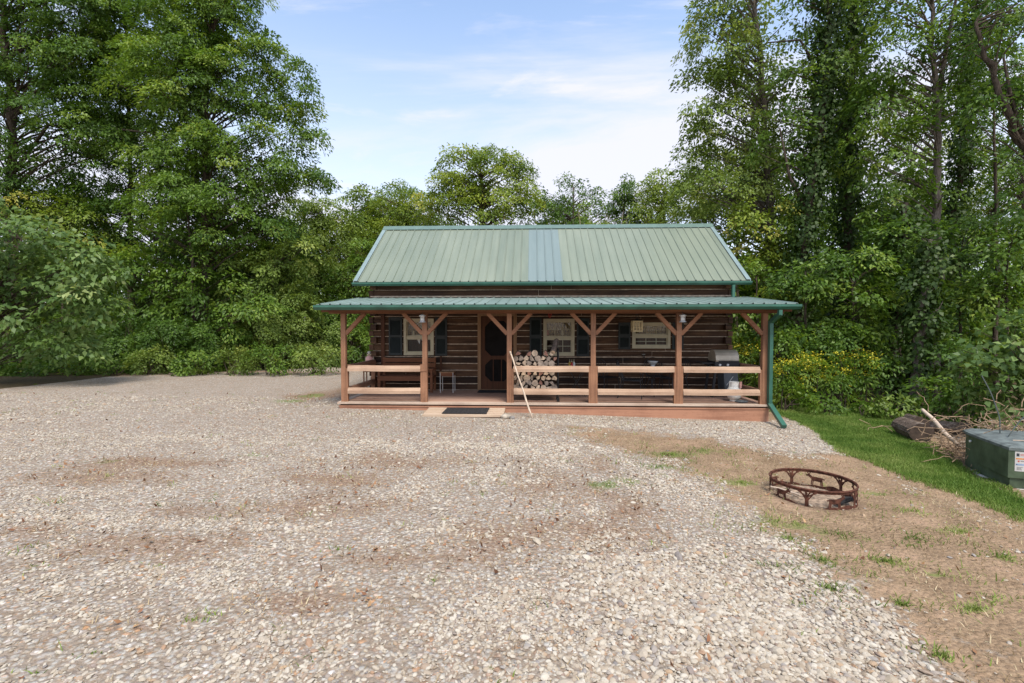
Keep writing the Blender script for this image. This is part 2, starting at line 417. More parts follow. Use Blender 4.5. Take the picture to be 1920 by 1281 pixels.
sk.build('skirt', M['skirt'], cab)
sb = MB(); sb.box(DX0+.02, DX1-.03, DY+.045, DY+.09, -.3, Z0-.045); sb.build('deck_joist', M['doorwood'], cab)
ZB = 2.33
MB().box(RX0+.12, RX1-.10, 10.95, 11.07, ZB, ZB+.15).build('porch_beam', M['beam'], cab)
mb = MB(); mb.box(RX0+.05, RX1-.05, 10.72, 10.76, 2.36, 2.50)
x = RX0+.12
while x < RX1-.1:
    mb.prism([(10.77, 2.485), (WY-.05, 2.79), (WY-.05, 2.70), (10.77, 2.395)], 'x', x, x+.045); x += .61
mb.build('porch_rafter', M['beam'], cab)
for i, x in enumerate(PX):
    po = MB(); po.box(x-.055, x+.055, 10.96, 11.06, Z0+.004, ZB-.002)
    po = po.build('porch_post', M['post'], cab)
    sl = MB()
    if i == 0: sl.box(x+.058, x+.10, 10.965, 11.055, Z0+.004, 1.06)
    elif i == 5: sl.box(x-.10, x-.058, 10.965, 11.055, Z0+.004, 1.06)
    elif i in (1,): sl.box(x-.10, x-.058, 10.965, 11.055, Z0+.004, 1.15); sl.box(x-.10, x+.056, 10.948, 10.957, 1.0, 1.16)
    elif i == 2: sl.box(x+.058, x+.10, 10.965, 11.055, Z0+.004, 1.06)
    else:
        for s in (-1, 1): sl.box(min(x+s*.058, x+s*.10), max(x+s*.058, x+s*.10), 10.965, 11.055, Z0+.004, 1.13)
    sl.build('rail_support', M['post'], po)
    for s in (-1, 1):
        if (i == 0 and s < 0) or (i == 5 and s > 0): continue
        MB().bar((x+s*.05, 11.01, ZB-.47), (x+s*.50, 11.01, ZB+.01), .085, .085, up=(0,1,0)).build('brace', M['brace'], po)
def half_rail(p, q, h, name, mat):
    p, q = Vector(p), Vector(q); d = (q-p); L = d.length; d.normalize(); o = Vector((-d.y, d.x, 0))
    prof = [(-.06, -h/2), (.06, -h/2), (.055, -.01), (.03, h*.38), (0, h/2), (-.03, h*.42), (-.058, .0)]
    n = 5; vs = []
    for i in range(n):
        c = p+d*(L*i/(n-1)); j = rnd.uniform(-.004, .004)
        for a, b in prof: vs.append(c+o*a+Vector((0,0,b+j)))
    k = len(prof); fs = [(i*k+j, i*k+(j+1) % k, (i+1)*k+(j+1) % k, (i+1)*k+j) for i in range(n-1) for j in range(k)]
    fs += [tuple(range(k)), tuple(range((n-1)*k, n*k))[::-1]]
    MB().add(vs, fs).build(name, mat, cab)
for a, b in ((0, 1), (2, 3), (3, 4), (4, 5)):
    for z in (1.062, .545):
        half_rail((PX[a]+.102 if a != 1 else PX[a]+.06, 11.0, z), (PX[b]-.102, 11.0, z), .135, 'rail', M['rail'])
for x, s in ((PX[0]+.03, 1), (PX[5]-.03, -1)):
    for z in (1.07, .545): half_rail((x, 11.08, z), (x, WY-.18, z), .13, 'rail', M['raily'])
    MB().box(x-.05, x+.05, WY-.29, WY-.19, Z0, 1.0).build('rail_post', M['post'], cab)
# porch roof
PY0, PZ0, PY1, PZ1 = 10.56, 2.525, WY-.04, 2.835
pr_ = MB(); ribbed(pr_, RX0, RX1, (PY0, PZ0), (PY1, PZ1), SPN, RX0+.09, h=.02, w=.04); pr_ = pr_.build('porch_roof', M['porchroof'], cab)
gutter(RX0-.03, RX1+.03, PY0+.03, PZ0-.125, .105, .12, cab)
cl = MB(); k = 0
while RX0+.09+k*SPN < RX1-.05:
    c = RX0+.09+k*SPN; cl.box(c-.016, c+.016, PY0-.012, PY0-.003, PZ0-.02, PZ0+.020); k += 1
cl.box(RX0+.03, RX1-.03, PY0-.011, PY0-.004, PZ0-.028, PZ0-.018); cl.build('rib_end_shade', M['dots'], pr_)  # same painted shade at the rib ends of the porch roof
fb = MB(); fb.box(WX0-.05, WX1+.05, WY-.075, WY-.042, PZ1+.01, PZ1+.05); fb.build('flashing', M['chink'], pr_)
for x in (RX0, RX1-.012):
    MB().prism([(PY0, PZ0-.09), (PY0, PZ0-.014), (PY1, PZ1-.014), (PY1, PZ1-.09)], 'x', x, x+.012).build('fascia', M['ridge'], pr_)
# downspout at the corner post
ds = MB(); g0 = at(1461, 583, 10.55); cx = PX[5]+.085
ds.bar((g0.x, 10.52, 2.385), (g0.x, 10.52, 2.28), .085, .07); ds.bar((g0.x, 10.52, 2.30), (cx, 10.90, 2.12), .085, .07)
ds.bar((cx, 10.90, 2.15), (cx, 10.90, Z0-.01), .095, .075); gk = at(1469, 808, 10.15)
ds.bar((cx, 10.90, Z0+.02), (gk.x, 10.12, G(gk.x)+.05), .095, .075)
ds.build('downspout', M['gutter'], cab)

# windows, shutters, door ---------------------------------------------------
def window(w, name, rows, cols, curtain_full=True):
    x0, x1, z0, z1 = w; f = .07; zm = z0+(z1-z0)*.485; Yf = WY-.055
    fr = MB(); fr.box(x0, x0+f, Yf, Yf+.10, z0, z1); fr.box(x1-f, x1, Yf, Yf+.10, z0, z1); fr.box(x0+f, x1-f, Yf, Yf+.10, z0, z0+f*1.05); fr.box(x0+f, x1-f, Yf, Yf+.10, z1-f*1.05, z1)
    wn = fr.build('window', M['cream'], cab)
    sh = MB(); sh.box(x0+f, x1-f, Yf+.015, Yf+.07, zm-.03, zm+.03); s = .03
    for a, b, yo in ((z0+f*1.05, zm-.03, .03), (zm+.03, z1-f*1.05, .05)):
        sh.box(x0+f, x0+f+s, Yf+yo, Yf+yo+.03, a, b); sh.box(x1-f-s, x1-f, Yf+yo, Yf+yo+.03, a, b)
        sh.box(x0+f+s, x1-f-s, Yf+yo, Yf+yo+.03, a, a+s); sh.box(x0+f+s, x1-f-s, Yf+yo, Yf+yo+.03, b-s, b)
        for i in range(1, cols):
            x = x0+f+s+(x1-x0-2*f-2*s)*i/cols; sh.box(x-.007, x+.007, Yf+yo+.008, Yf+yo+.018, a+s, b-s)
        if rows > 1:
            for j in range(1, rows):
                z = a+s+(b-a-2*s)*j/rows; sh.box(x0+f+s, x1-f-s, Yf+yo+.0095, Yf+yo+.0165, z-.007, z+.007)
    sh.build('sash', M['cream'], wn)
    MB().box(x0+f+.01, x1-f-.01, Yf+.085, Yf+.089, z0+f, z1-f).build('pane', M['glass'], wn)
    cu = MB(); n = 40; vs = []; zb = zm-.02 if curtain_full else zm+(z1-zm)*.25
    for i in range(n+1):
        x = x0+.03+(x1-x0-.06)*i/n; y = WY+.13+.02*math.sin(i*1.9)
        vs += [(x, y, zb+.02*math.sin(i*.8)), (x, y, z1-.02)]
    cu.add(vs, [(2*i, 2*i+2, 2*i+3, 2*i+1) for i in range(n)]); cu.build('curtain', M['curtain'], wn)
    return wn
w1 = window(W1, 'window', 1, 1); w2 = window(W2, 'window', 2, 3); w3 = window(W3, 'window', 2, 3)
# tied-back pale panel in the first window and small figures on the sills
a = at(789, 632, WY+.1); q = MB()
q.add([(a.x-.17, WY+.10, a.z+.06), (a.x+.12, WY+.10, a.z+.06), (a.x+.05, WY+.09, a.z-.13), (a.x-.04, WY+.12, a.z-.2), (a.x-.02, WY+.13, a.z-.02)], [(0,4,1), (1,4,2), (0,3,4)])
tag(q.build('curtain_tieback', M['white'], w1), 'white tied-back curtain corner')
for u, v, w, m in ((1026.5, 624, w2, 'pink'), (1054.5, 624, w2, 'cream'), (775.5, 625, w1, 'cream'), (806, 624, w1, 'white')):
    p = at(u, v, WY+.06)
    MB().lathe([(.0, -.07), (.035, -.065), (.042, -.03), (.028, .015), (.033, .04), (.02, .07), (0, .08)], (p.x, WY+.055, p.z), 10).build('sill_figurine', M[m], w, smooth=True)
def shutter(u0, u1, v0, v1):
    x0, x1, z0, z1 = rect(u0, u1, v0, v1); y0 = WY-.078; fr = MB()
    for a, b, c, d in ((x0, x0+.045, z0, z1), (x1-.045, x1, z0, z1), (x0+.045, x1-.045, z0, z0+.06), (x0+.045, x1-.045, z1-.06, z1), (x0+.045, x1-.045, (z0+z1)/2-.03, (z0+z1)/2+.03)):
        fr.box(a, b, y0, y0+.035, c, d)
    z = z0+.08
    while z < z1-.08:
        if abs(z-(z0+z1)/2) > .05: fr.add([(x0+.047, y0+.006, z-.018), (x1-.047, y0+.006, z-.018), (x1-.047, y0+.028, z+.018), (x0+.047, y0+.028, z+.018)], [(0,1,2,3)])
        z += .036
    fr.box(x0+.046, x1-.046, y0+.029, y0+.036, z0+.061, z1-.061)
    fr.build('shutter', M['shutter'], cab)
for a in ((730, 755.5, 595, 666), (816.5, 839, 596, 667), (993, 1015.5, 596, 666), (1081, 1104, 597, 668), (1159, 1181, 605, 655), (1259.5, 1280, 605, 655)): shutter(*a)
x0, x1, z0, z1 = DR; tr = MB()
tr.box(x0-.09, x0, WY-.075, WY+.05, z0, z1+.09); tr.box(x1, x1+.09, WY-.075, WY+.05, z0, z1+.09); tr.box(x0, x1, WY-.075, WY+.05, z1, z1+.09)
tr.build('door_trim', M['trimwood'], cab)
d = MB(); y0, y1 = WY-.035, WY+.0; s = .11; zm = z0+(z1-z0)*.44
for a, b, c, e in ((x0+.005, x0+s, z0+.01, z1-.005), (x1-s, x1-.005, z0+.01, z1-.005), (x0+s, x1-s, z0+.01, z0+.24), (x0+s, x1-s, z1-.13, z1-.005), (x0+s, x1-s, zm-.05, zm+.05)):
    d.box(a, b, y0, y1, c, e)
for i in (1, 2): x = x0+s+(x1-x0-2*s)*i/3; d.box(x-.012, x+.012, y0+.004, y1-.004, z0+.24, zm-.05)
for cxx, czz, sx, sz in ((x0+s, z1-.13, 1, -1), (x1-s, z1-.13, -1, -1), (x0+s, zm+.05, 1, 1), (x1-s, zm+.05, -1, 1), (x0+s, zm-.05, 1, -1), (x1-s, zm-.05, -1, -1), (x0+s, z0+.24, 1, 1), (x1-s, z0+.24, -1, 1)):
    d.prism([(cxx, czz), (cxx+sx*.16, czz), (cxx, czz+sz*.16)], 'y', y0+.006, y1-.006)
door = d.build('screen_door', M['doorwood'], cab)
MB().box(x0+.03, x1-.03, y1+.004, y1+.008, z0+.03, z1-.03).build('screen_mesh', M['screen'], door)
hd = MB(); hd.tube([(x1-.06, y0-.0, zm+.02), (x1-.06, y0-.045, zm+.03), (x1-.06, y0-.045, zm+.13), (x1-.06, y0, zm+.14)], .009, 6); hd.build('handle', M['black'], door)
th = MB(); th.box(x0-.05, x1+.05, WY-.115, WY-.078, Z0+.004, Z0+.03); th.build('threshold', M['trimwood'], cab)
# ------------------------------------------------------------------ things on and around the porch
ZD = Z0+.006
# entry platform and mats
pf = thing('entry_step', 'low bare wood platform step on the gravel below the porch entry', 'step', ground(868, 787))
a, b = at(792, 787, 10.2), at(944, 787, 10.2); zt = .135
for i in range(4):
    y = 10.2+i*.176; MB().box(a.x, b.x, y, y+.170, zt-.045+.012*i, zt+.012*i+.002).build('board', M['step'], pf)
q = MB(); q.box(a.x+.05, b.x-.05, 10.25, 10.86, G(0)-.05, zt-.05); q.build('frame', M['doorwood'], pf)
a, b = at(828, 778, 10.26), at(912, 778, 10.26)
mm = MB(); mm.add([(a.x, 10.27, zt+.012), (b.x, 10.27, zt+.012), (b.x+.02, 10.80, zt+.046), (a.x+.03, 10.80, zt+.046), (a.x, 10.27, zt+.022), (b.x, 10.27, zt+.022), (b.x+.02, 10.80, zt+.056), (a.x+.03, 10.80, zt+.056)], [(0,3,2,1), (4,5,6,7), (0,1,5,4), (1,2,6,5), (2,3,7,6), (3,0,4,7)])
for i in range(9):
    x = a.x+.08+(b.x-a.x-.14)*i/8
    mm.bar((x, 10.30, zt+.028), (x+.01, 10.77, zt+.058), .012, .008)
tag(mm.build('doormat', M['mat'], loc=(a.x, 10.27, zt)), 'black rubber doormat lying on the wood platform step', 'doormat')
a, b = at(897, 735, 12.9), at(966, 735, 12.9)
mm = MB(); mm.box(a.x, b.x, 12.62, 13.1, ZD, ZD+.014)
for i in range(6): mm.box(a.x+.04, b.x-.04, 12.66+i*.07, 12.69+i*.07, ZD+.014, ZD+.02)
tag(mm.build('doormat', M['mat'], loc=(a.x, 12.62, ZD)), 'dark flat doormat on the deck in front of the screen door', 'doormat')
# stick leaning on the third post
p, q = at(957, 661, 10.90), at(998, 783, 10.32); p.x += .0; q.z = G(q.x)-.01
n = 9; pts = [p.lerp(q, i/(n-1))+Vector((.006*math.sin(i*1.7), .0, 0)) for i in range(n)]
wk = MB(); wk.tube(pts, [.017+.006*i/n for i in range(n)], 7)
d_ = (p-q).normalized(); wk.tube([p-d_*.03, p+d_*.025], .023, 7)
tag(wk.build('walking_stick', M['stick'], loc=q, smooth=True), 'long pale wooden stick leaning against the porch post beside the firewood', 'stick')
# two stones beside the step
def stone(name, lab, u, v, r, col, seed):
    rr = random.Random(seed); m = MB(); g = ground(u, v); prof = []
    n = 9; vs = []; fs = []
    rings = [(.75, -.05), (1, .15), (.95, .45), (.6, .8), (.15, .95)]
    for k, z in rings:
        for j in range(n):
            t = 2*PI*j/n; e = k*rr.uniform(.82, 1.12); vs.append((g.x+r*e*math.cos(t)*1.15, g.y+r*e*math.sin(t)*.8, g.z+r*z*rr.uniform(.9, 1.1)))
    for i in range(len(rings)-1):
        for j in range(n): fs.append((i*n+j, i*n+(j+1) % n, (i+1)*n+(j+1) % n, (i+1)*n+j))
    fs.append(tuple(range((len(rings)-1)*n, len(rings)*n))); m.add(vs, fs)
    tag(m.build(name, M[col], loc=g), lab, 'stone')
M['stone1'] = plain('pale boulder', (.42, .36, .28), .9, var=.25, scale=9, bump=.3); M['stone2'] = plain('grey boulder', (.22, .2, .18), .9, var=.3, scale=9, bump=.3)
stone('rock', 'larger pale angular rock against the skirt boards by the step', 948, 784, .10, 'stone1', 1)
stone('rock', 'small grey rock next to the larger pale rock by the step', 960, 785, .055, 'stone2', 2)

# firewood rack with individual logs
ra, rb = at(961, 740, 11.35), at(1046, 740, 11.35); RXa, RXb = ra.x-.02, rb.x
rk = thing('firewood_rack', 'black tube rack full of split firewood behind the porch railing', 'firewood rack', ((RXa+RXb)/2, 11.4, ZD))
zs = Z0+.24
for x in (RXa, RXb):
    m = MB()
    for y in (11.22, 11.56): m.tube([(x, y, ZD), (x, y, Z0+1.2)], .016, 8)
    m.tube([(x, 11.22, Z0+1.2), (x, 11.3, Z0+1.235), (x, 11.48, Z0+1.235), (x, 11.56, Z0+1.2)], .016, 8)
    m.tube([(x, 11.22, Z0+.70), (x, 11.56, Z0+.70)], .012, 8)
    for y in (11.22, 11.56): m.box(x-.03, x+.03, y-.035, y+.035, ZD, ZD+.07)
    m.build('end_frame', M['black'], rk)
for y in (11.25, 11.53): MB().tube([(RXa, y, zs), (RXb, y, zs)], .016, 8).build('shelf_bar', M['black'], rk)
variants = []
def log_mesh(kind, seed):
    rr = random.Random(seed); m = MB(); L = rr.uniform(.40, .46)
    if kind == 'round': base = [(math.cos(2*PI*j/11), math.sin(2*PI*j/11)) for j in range(11)]
    elif kind == 'half': base = [(math.cos(PI*j/8), math.sin(PI*j/8)-.35) for j in range(9)]
    elif kind == 'quarter': base = [(-.55, -.5), (.75, -.55)]+[(-.55+1.3*math.cos(PI/2*j/5), -.5+1.25*math.sin(PI/2*j/5)) for j in range(1, 6)]
    else: base = [(-.8, -.55), (.7, -.7), (.95, .1), (.1, .8), (-.6, .55)]
    base = [(x*rr.uniform(.9, 1.08), y*rr.uniform(.9, 1.08)) for x, y in base]
    n = len(base); vs = []
    for y, k in ((0, .99), (.02, 1), (L/2, 1.02), (L, .97)):
        for x, z in base: vs.append((x*k*.066+rr.uniform(-.003, .003), y+rr.uniform(-.004, .004), z*k*.066+rr.uniform(-.003, .003)))
    fs = [(i*n+j, i*n+(j+1) % n, (i+1)*n+(j+1) % n, (i+1)*n+j) for i in range(3) for j in range(n)]
    m.add(vs, fs, 0); m.add(vs[:n], [tuple(range(n))], 1); m.add(vs[3*n:], [tuple(range(n))], 1); return m
ends = ['endgrain', 'endgrain2', 'endred', 'endgrain', 'endgrain2', 'endgrain', 'endgrain2', 'endgrain']
protos = []
for i, (k, e) in enumerate(zip(['round', 'half', 'quarter', 'split', 'round', 'quarter', 'split', 'half'], ends)):
    protos.append((log_mesh(k, i), M[e]))
rows = 8; ncol = 8; step = (RXb-RXa-.05)/ncol; z = zs+.082; used = {}
for r in range(rows):
    for c in range(ncol-(r % 2)):
        if r == rows-1 and (c in (1, 4)): continue
        x = RXa+.03+step*(c+.5+(.5 if r % 2 else 0))+random.uniform(-.012, .012)
        i = random.randrange(8); zz = z+random.uniform(-.008, .012)
        if i in used: o = used[i].copy(); COL.objects.link(o)
        else:
            o = protos[i][0].build('firewood_log', [M['logbark'], protos[i][1]], loc=(0,0,0), local=True); used[i] = o
        sc = random.uniform(.92, 1.25)
        o.location = (x, 11.17+random.uniform(-.02, .03), zz); o.rotation_euler = (random.uniform(-.03, .03), random.uniform(0, 2*PI), random.uniform(-.05, .05)); o.scale = (sc, 1, sc)
        if zz > 1.1: tag(o, 'split firewood log in the pile showing above the top porch rail', 'firewood', 'firewood logs stacked above the top rail')
        else: tag(o, 'split firewood log in the pile showing below the top porch rail', 'firewood', 'firewood logs stacked below the top rail')
    z += .114
lean = log_mesh('split', 40); 
p = at(1037, 660, 11.2); o = lean.build('firewood_log', [M['logbark'], M['endgrain']], loc=(0,0,0), local=True)
o.location = (p.x, 11.14, 1.44); o.rotation_euler = (.9, .6, .3)
tag(o, 'pale split log lying steeply across the top of the firewood pile', 'firewood')

# bench behind the first railing bay
a, b = at(712, 720, 12.75), at(813, 720, 12.75)
bn = thing('porch_bench', 'brown slatted wooden bench against the log wall under the first window', 'bench', ((a.x+b.x)/2, 12.8, ZD))
for i in range(4): MB().box(a.x, b.x, 12.58+i*.115, 12.685+i*.115, Z0+.40, Z0+.44).build('seat_slat', M['bench'], bn)
MB().box(a.x, b.x-.12, 12.55, 12.577, Z0+.32, Z0+.43).build('seat_rail', M['bench'], bn)
for i in range(3): MB().bar((a.x, 13.02+i*.012, Z0+.56+i*.14), (b.x, 13.02+i*.012, Z0+.56+i*.14), .025, .115, up=(0,-.1,1)).build('back_slat', M['bench'], bn)
for x in (a.x+.03, b.x-.03):
    MB().box(x-.035, x+.035, 12.585, 12.655, ZD, Z0+.395).build('leg', M['bench'], bn)
    MB().bar((x, 13.05, ZD), (x, 13.09, Z0+.92), .06, .05, up=(0,1,0)).build('leg', M['bench'], bn)
    m = MB(); m.box(x-.05, x+.05, 12.56, 13.03, Z0+.60, Z0+.635); m.box(x-.03, x+.03, 12.588, 12.645, Z0+.442, Z0+.598); m.build('armrest', M['bench'], bn)
# small wire legged stand
a, b = at(825, 735, 12.55), at(850, 735, 12.55); zt = Z0+.56
st = thing('plant_stand', 'small square plant stand with thin metal legs beside the bench', 'plant stand', ((a.x+b.x)/2, 12.7, ZD))
MB().box(a.x-.015, b.x+.015, 12.54, 12.88, zt-.02, zt).build('top', M['trimwood'], st)
m = MB(); m.box(a.x, b.x, 12.556, 12.566, zt-.11, zt-.022); m.box(a.x, b.x, 12.854, 12.864, zt-.11, zt-.022); m.box(a.x, a.x+.01, 12.57, 12.85, zt-.11, zt-.022); m.box(b.x-.01, b.x, 12.57, 12.85, zt-.11, zt-.022); m.build('apron', M['bench'], st)
for x in (a.x+.008, b.x-.008):
    for y in (12.549, 12.871): MB().tube([(x, y, ZD), (x, y, zt-.02)], .0075, 6).build('leg', M['steel'], st)
# folding dark chair pushed by the stand
a = at(856, 735, 12.85)
# owl figure on a rustic stand by the corner
u0, u1 = at(684, 700, 13.2).x, at(703, 700, 13.2).x; gx = (u0+u1)/2
sd = thing('rustic_stand', 'rough wooden stand with a box top outside the porch corner', 'stand', (gx, 13.15, G(gx)))
z1 = .985; z0 = G(gx)
m = MB(); m.box(u0, u1, 13.0, 13.3, z1-.03, z1); m.build('top', M['step'], sd)
m = MB(); m.box(u0+.01, u1-.01, 13.01, 13.03, z1-.2, z1-.032); m.box(u0+.01, u1-.01, 13.27, 13.29, z1-.2, z1-.032); m.box(u0+.01, u0+.03, 13.032, 13.268, z1-.2, z1-.032); m.box(u1-.03, u1-.01, 13.032, 13.268, z1-.2, z1-.032); m.build('box', M['bench'], sd)
for x in (u0+.03, u1-.03):
    for y in (13.035, 13.265): MB().box(x-.015, x+.015, y-.015, y+.015, z0-.02, z1-.2).build('leg', M['post'], sd)
ow = thing('owl_statue', 'pink and grey owl statue standing on the rough stand by the cabin corner', 'statue', (gx+.03, 13.12, z1))
ox, oy = gx+.03, 13.12
MB().lathe([(.07, 0), (.10, .03), (.115, .10), (.105, .18), (.075, .235), (.05, .25)], (ox, oy, z1), 16, sy=.85).build('body', M['pink'], ow, smooth=True)
MB().lathe([(.045, .235), (.07, .26), (.08, .30), (.07, .345), (.04, .37), (0, .378)], (ox, oy, z1), 16).build('head', M['tan'], ow, smooth=True)
for s in (-1, 1):
    MB().lathe([(0, -.012), (.022, 0), (0, .012)], (0,0,0), 10).xf(Matrix.Translation((ox+s*.032, oy-.066, z1+.315)) @ Matrix.Rotation(PI/2, 4, 'X')).build('eye', M['black'], ow)
    w = MB(); w.lathe([(0, -.09), (.035, -.05), (.045, .02), (.03, .08), (0, .10)], (0,0,0), 10, sx=.4).xf(Matrix.Translation((ox+s*.105, oy, z1+.13))); w.build('wing', M['tan'], ow, smooth=True)
MB().lathe([(.012, 0), (0, .03)], (0,0,0), 6).xf(Matrix.Translation((ox, oy-.075, z1+.295)) @ Matrix.Rotation(PI/2, 4, 'X')).build('beak', M['yellow'], ow)

# bell lanterns on the beam
def bell(u, lab):
    p = at(u, 606, 10.87); t = thing('hanging_lantern', lab, 'lantern', (p.x, 10.87, ZB-.19), group=None)
    m = MB(); m.tube([(p.x, 10.87, ZB-.012), (p.x, 10.87, ZB+.02), (p.x, 10.94, ZB+.03)], .006, 6); m.build('hook', M['black'], t)
    m = MB(); m.lathe([(.0, .185), (.02, .18), (.075, .155), (.085, .14), (.045, .13), (.04, .10)], (p.x, 10.87, ZB-.2), 16); m.build('cap', M['steel'], t, smooth=True)
    m = MB(); m.lathe([(.035, .10), (.045, .075), (.043, .05), (.04, .04)], (p.x, 10.87, ZB-.2), 16); m.build('globe', M['white'], t, smooth=True)
    m = MB(); m.lathe([(.045, .042), (.055, .03), (.06, .018), (.085, .004), (.085, 0), (.05, -.004)], (p.x, 10.87, ZB-.2), 16); m.build('base', M['steel'], t, smooth=True)
    for k in range(4):
        an = PI/4+k*PI/2; m = MB(); m.tube([(p.x+.055*math.cos(an), 10.87+.055*math.sin(an), ZB-.18), (p.x+.055*math.cos(an), 10.87+.055*math.sin(an), ZB-.05)], .004, 5); m.build('guard_wire', M['steel'], t)
bell(792, 'silver bell lantern under the beam in front of the white-framed first window')
bell(1280, 'silver bell lantern under the beam on the post nearest the grill')
# pierced square lantern
p = at(1194, 612, 11.9); w = .115; zc = p.z
pl_ = thing('pierced_lantern', 'tan box lantern pierced with nine square holes hanging before the small window', 'lantern', (p.x, 11.9, zc-.135))
m = MB(); hh = .135; ys = 11.9-w
def lat(mb, ax, c):
    ed = [-w, -.068, -.038, -.015, .015, .038, .068, w]
    xs_ = [(-w, -.088), (-.043, -.023), (.023, .043), (.088, w)]; zs_ = [(-hh, -.10), (-.045, -.024), (.024, .045), (.10, hh)]
    for a, b in xs_:
        if ax == 'y': mb.box(p.x+a, p.x+b, c-.003, c+.003, zc-hh, zc+hh)
        else: mb.box(c-.003, c+.003, 11.9+a, 11.9+b, zc-hh, zc+hh)
    for a, b in zs_:
        for (g0, g1) in ((-.088, -.043), (-.023, .023), (.043, .088)):
            if ax == 'y': mb.box(p.x+g0, p.x+g1, c-.0028, c+.0028, zc+a, zc+b)
            else: mb.box(c-.0028, c+.0028, 11.9+g0, 11.9+g1, zc+a, zc+b)
for s in (-1, 1):
    m = MB(); lat(m, 'y', 11.9+s*(w+.003)); m.build('panel', M['lattice'], pl_)
    m = MB(); lat(m, 'x', p.x+s*(w+.003)); m.build('panel', M['lattice'], pl_)
m = MB(); m.add([(p.x-w, 11.9-w, zc+hh), (p.x+w, 11.9-w, zc+hh), (p.x+w, 11.9+w, zc+hh), (p.x-w, 11.9+w, zc+hh), (p.x, 11.9, zc+hh+.06)], [(0,1,4), (1,2,4), (2,3,4), (3,0,4), (3,2,1,0)]); m.build('lid', M['black'], pl_)
m = MB(); m.tube([(p.x, 11.9, zc+hh+.05), (p.x, 11.9, 2.53)], .006, 6); m.tube([(p.x+.04*math.cos(t), 11.9, zc+hh+.12+.04*math.sin(t)) for t in np.linspace(0, 2*PI, 13)[:-1]], .006, 5, closed=True); m.build('chain', M['black'], pl_)
# ornament above the second window and on the wall
p = at(1031, 591, WY-.07); m = MB(); m.tube([(p.x+.05*math.cos(t)*(1-t/14), WY-.075, p.z+.07*math.sin(t)) for t in np.linspace(0, 11, 30)], .008, 5)
tag(m.build('wall_ornament', M['red'], loc=(p.x, WY-.07, p.z)), 'small red coiled ornament on the logs above the second window', 'ornament')
p = at(1206.5, 667, WY-.09); o = thing('wall_tap', 'dark outdoor tap with a pale knob on the logs under the small window', 'tap', (p.x, WY-.08, p.z))
m = MB(); m.tube([(p.x, WY-.04, p.z), (p.x, WY-.14, p.z), (p.x, WY-.16, p.z-.06)], .014, 8); m.build('spout', M['black'], o)
m = MB(); m.lathe([(.0, 0), (.04, .005), (.045, .015), (0, .02)], (0,0,0), 10).xf(Matrix.Translation((p.x, WY-.10, p.z+.025))); m.build('knob', M['steel'], o)
m = MB()
for k in range(5): t = k*2*PI/5+.3; m.tube([(p.x, WY-.10, p.z+.03), (p.x+.07*math.cos(t), WY-.10, p.z+.03+.09*math.sin(t))], .006, 5)
m.build('bracket', M['black'], o)

# wrought iron furniture
def iron_chair(loc, rz, lab):
    t = thing('iron_chair', lab, 'chair', loc, rz, 'wrought iron chairs on the porch')
    hs, w, dp = .43, .23, .22
    m = MB(); m.tube([(-w, -dp, hs), (w, -dp, hs), (w+.01, 0, hs), (w-.02, dp, hs), (-w+.02, dp, hs), (-w-.01, 0, hs)], .011, 6, closed=True)
    for k in range(9): x = -w+.05*k+.03; m.tube([(x, -dp, hs), (x, dp, hs-.005)], .0035, 4)
    for k in range(8): y = -dp+.055*k+.03; m.tube([(-w, y, hs-.003), (w, y, hs-.003)], .0035, 4)
    m.build('seat', M['black'], t, local=True)
    m = MB(); arc = [(-w+.02, dp, hs)]+[(-(w+.02)*math.cos(PI*k/10), dp+.10+.05*math.sin(PI*k/10), hs+.26+.22*math.sin(PI*k/10)) for k in range(11)]+[(w-.02, dp, hs)]
    m.tube(arc, .011, 6)
    for k in range(1, 6): x = -w+.09*k-.04; m.tube([(x*.8, dp, hs), (x*1.15, dp+.07, hs+.2), (x*.7, dp+.13, hs+.44)], .006, 5)
    m.build('backrest', M['black'], t, local=True)
    for s in (-1, 1):
        m = MB(); m.tube([(s*(w+.02), dp+.09, hs+.25), (s*(w+.05), .05, hs+.24), (s*(w+.05), -dp+.02, hs+.23), (s*(w+.04), -dp-.02, hs+.17), (s*(w+.01), -dp, hs+.02)], .011, 6); m.build('armrest', M['black'], t, local=True)
        for y, e in ((-dp, -.04), (dp, .09)):
            m = MB(); m.tube([(s*w*.95, y, hs), (s*(w+.01), y+e*.5, hs*.5), (s*(w+.04), y+e, .012)], .011, 6); m.lathe([(.016, 0), (.016, .015)], (s*(w+.04), y+e, 0), 8); m.build('leg', M['black'], t, local=True)
    return t
c0 = iron_chair((at(1136, 735, 12.62).x, 12.62, ZD), .5, 'black iron chair beside the fourth post, turned towards the folding table')
for u, Y, rz, lab in ((1185, 11.95, 1.25, 'black iron chair with curled arms seen from the side, left of the bowl table'), (1262, 12.3, -1.1, 'black iron chair behind the fifth post, right of the bowl table'), (1232, 12.85, .1, 'black iron chair behind the bowl table against the log wall')):
    c = copy_tree(c0); c.location = (at(u, 735, Y).x, Y, ZD); c.rotation_euler = (0, 0, rz); c['label'] = lab
p = at(1222, 735, 12.25); t = thing('iron_table', 'round black iron table carrying a pale bowl', 'table', (p.x, 12.25, ZD), group='round tables on the porch'); zt = Z0+.72
m = MB(); m.lathe([(0, -.012), (.34, -.012), (.35, 0), (.34, .006), (0, .006)], (p.x, 12.25, zt), 28); m.build('tabletop', M['black'], t)
for k in range(3):
    an = .5+k*2*PI/3; m = MB(); m.tube([(p.x+.20*math.cos(an), 12.25+.20*math.sin(an), zt-.01), (p.x+.07*math.cos(an), 12.25+.07*math.sin(an), Z0+.42), (p.x+.12*math.cos(an), 12.25+.12*math.sin(an), Z0+.25), (p.x+.28*math.cos(an), 12.25+.28*math.sin(an), ZD+.012)], .012, 6); m.build('leg', M['black'], t)
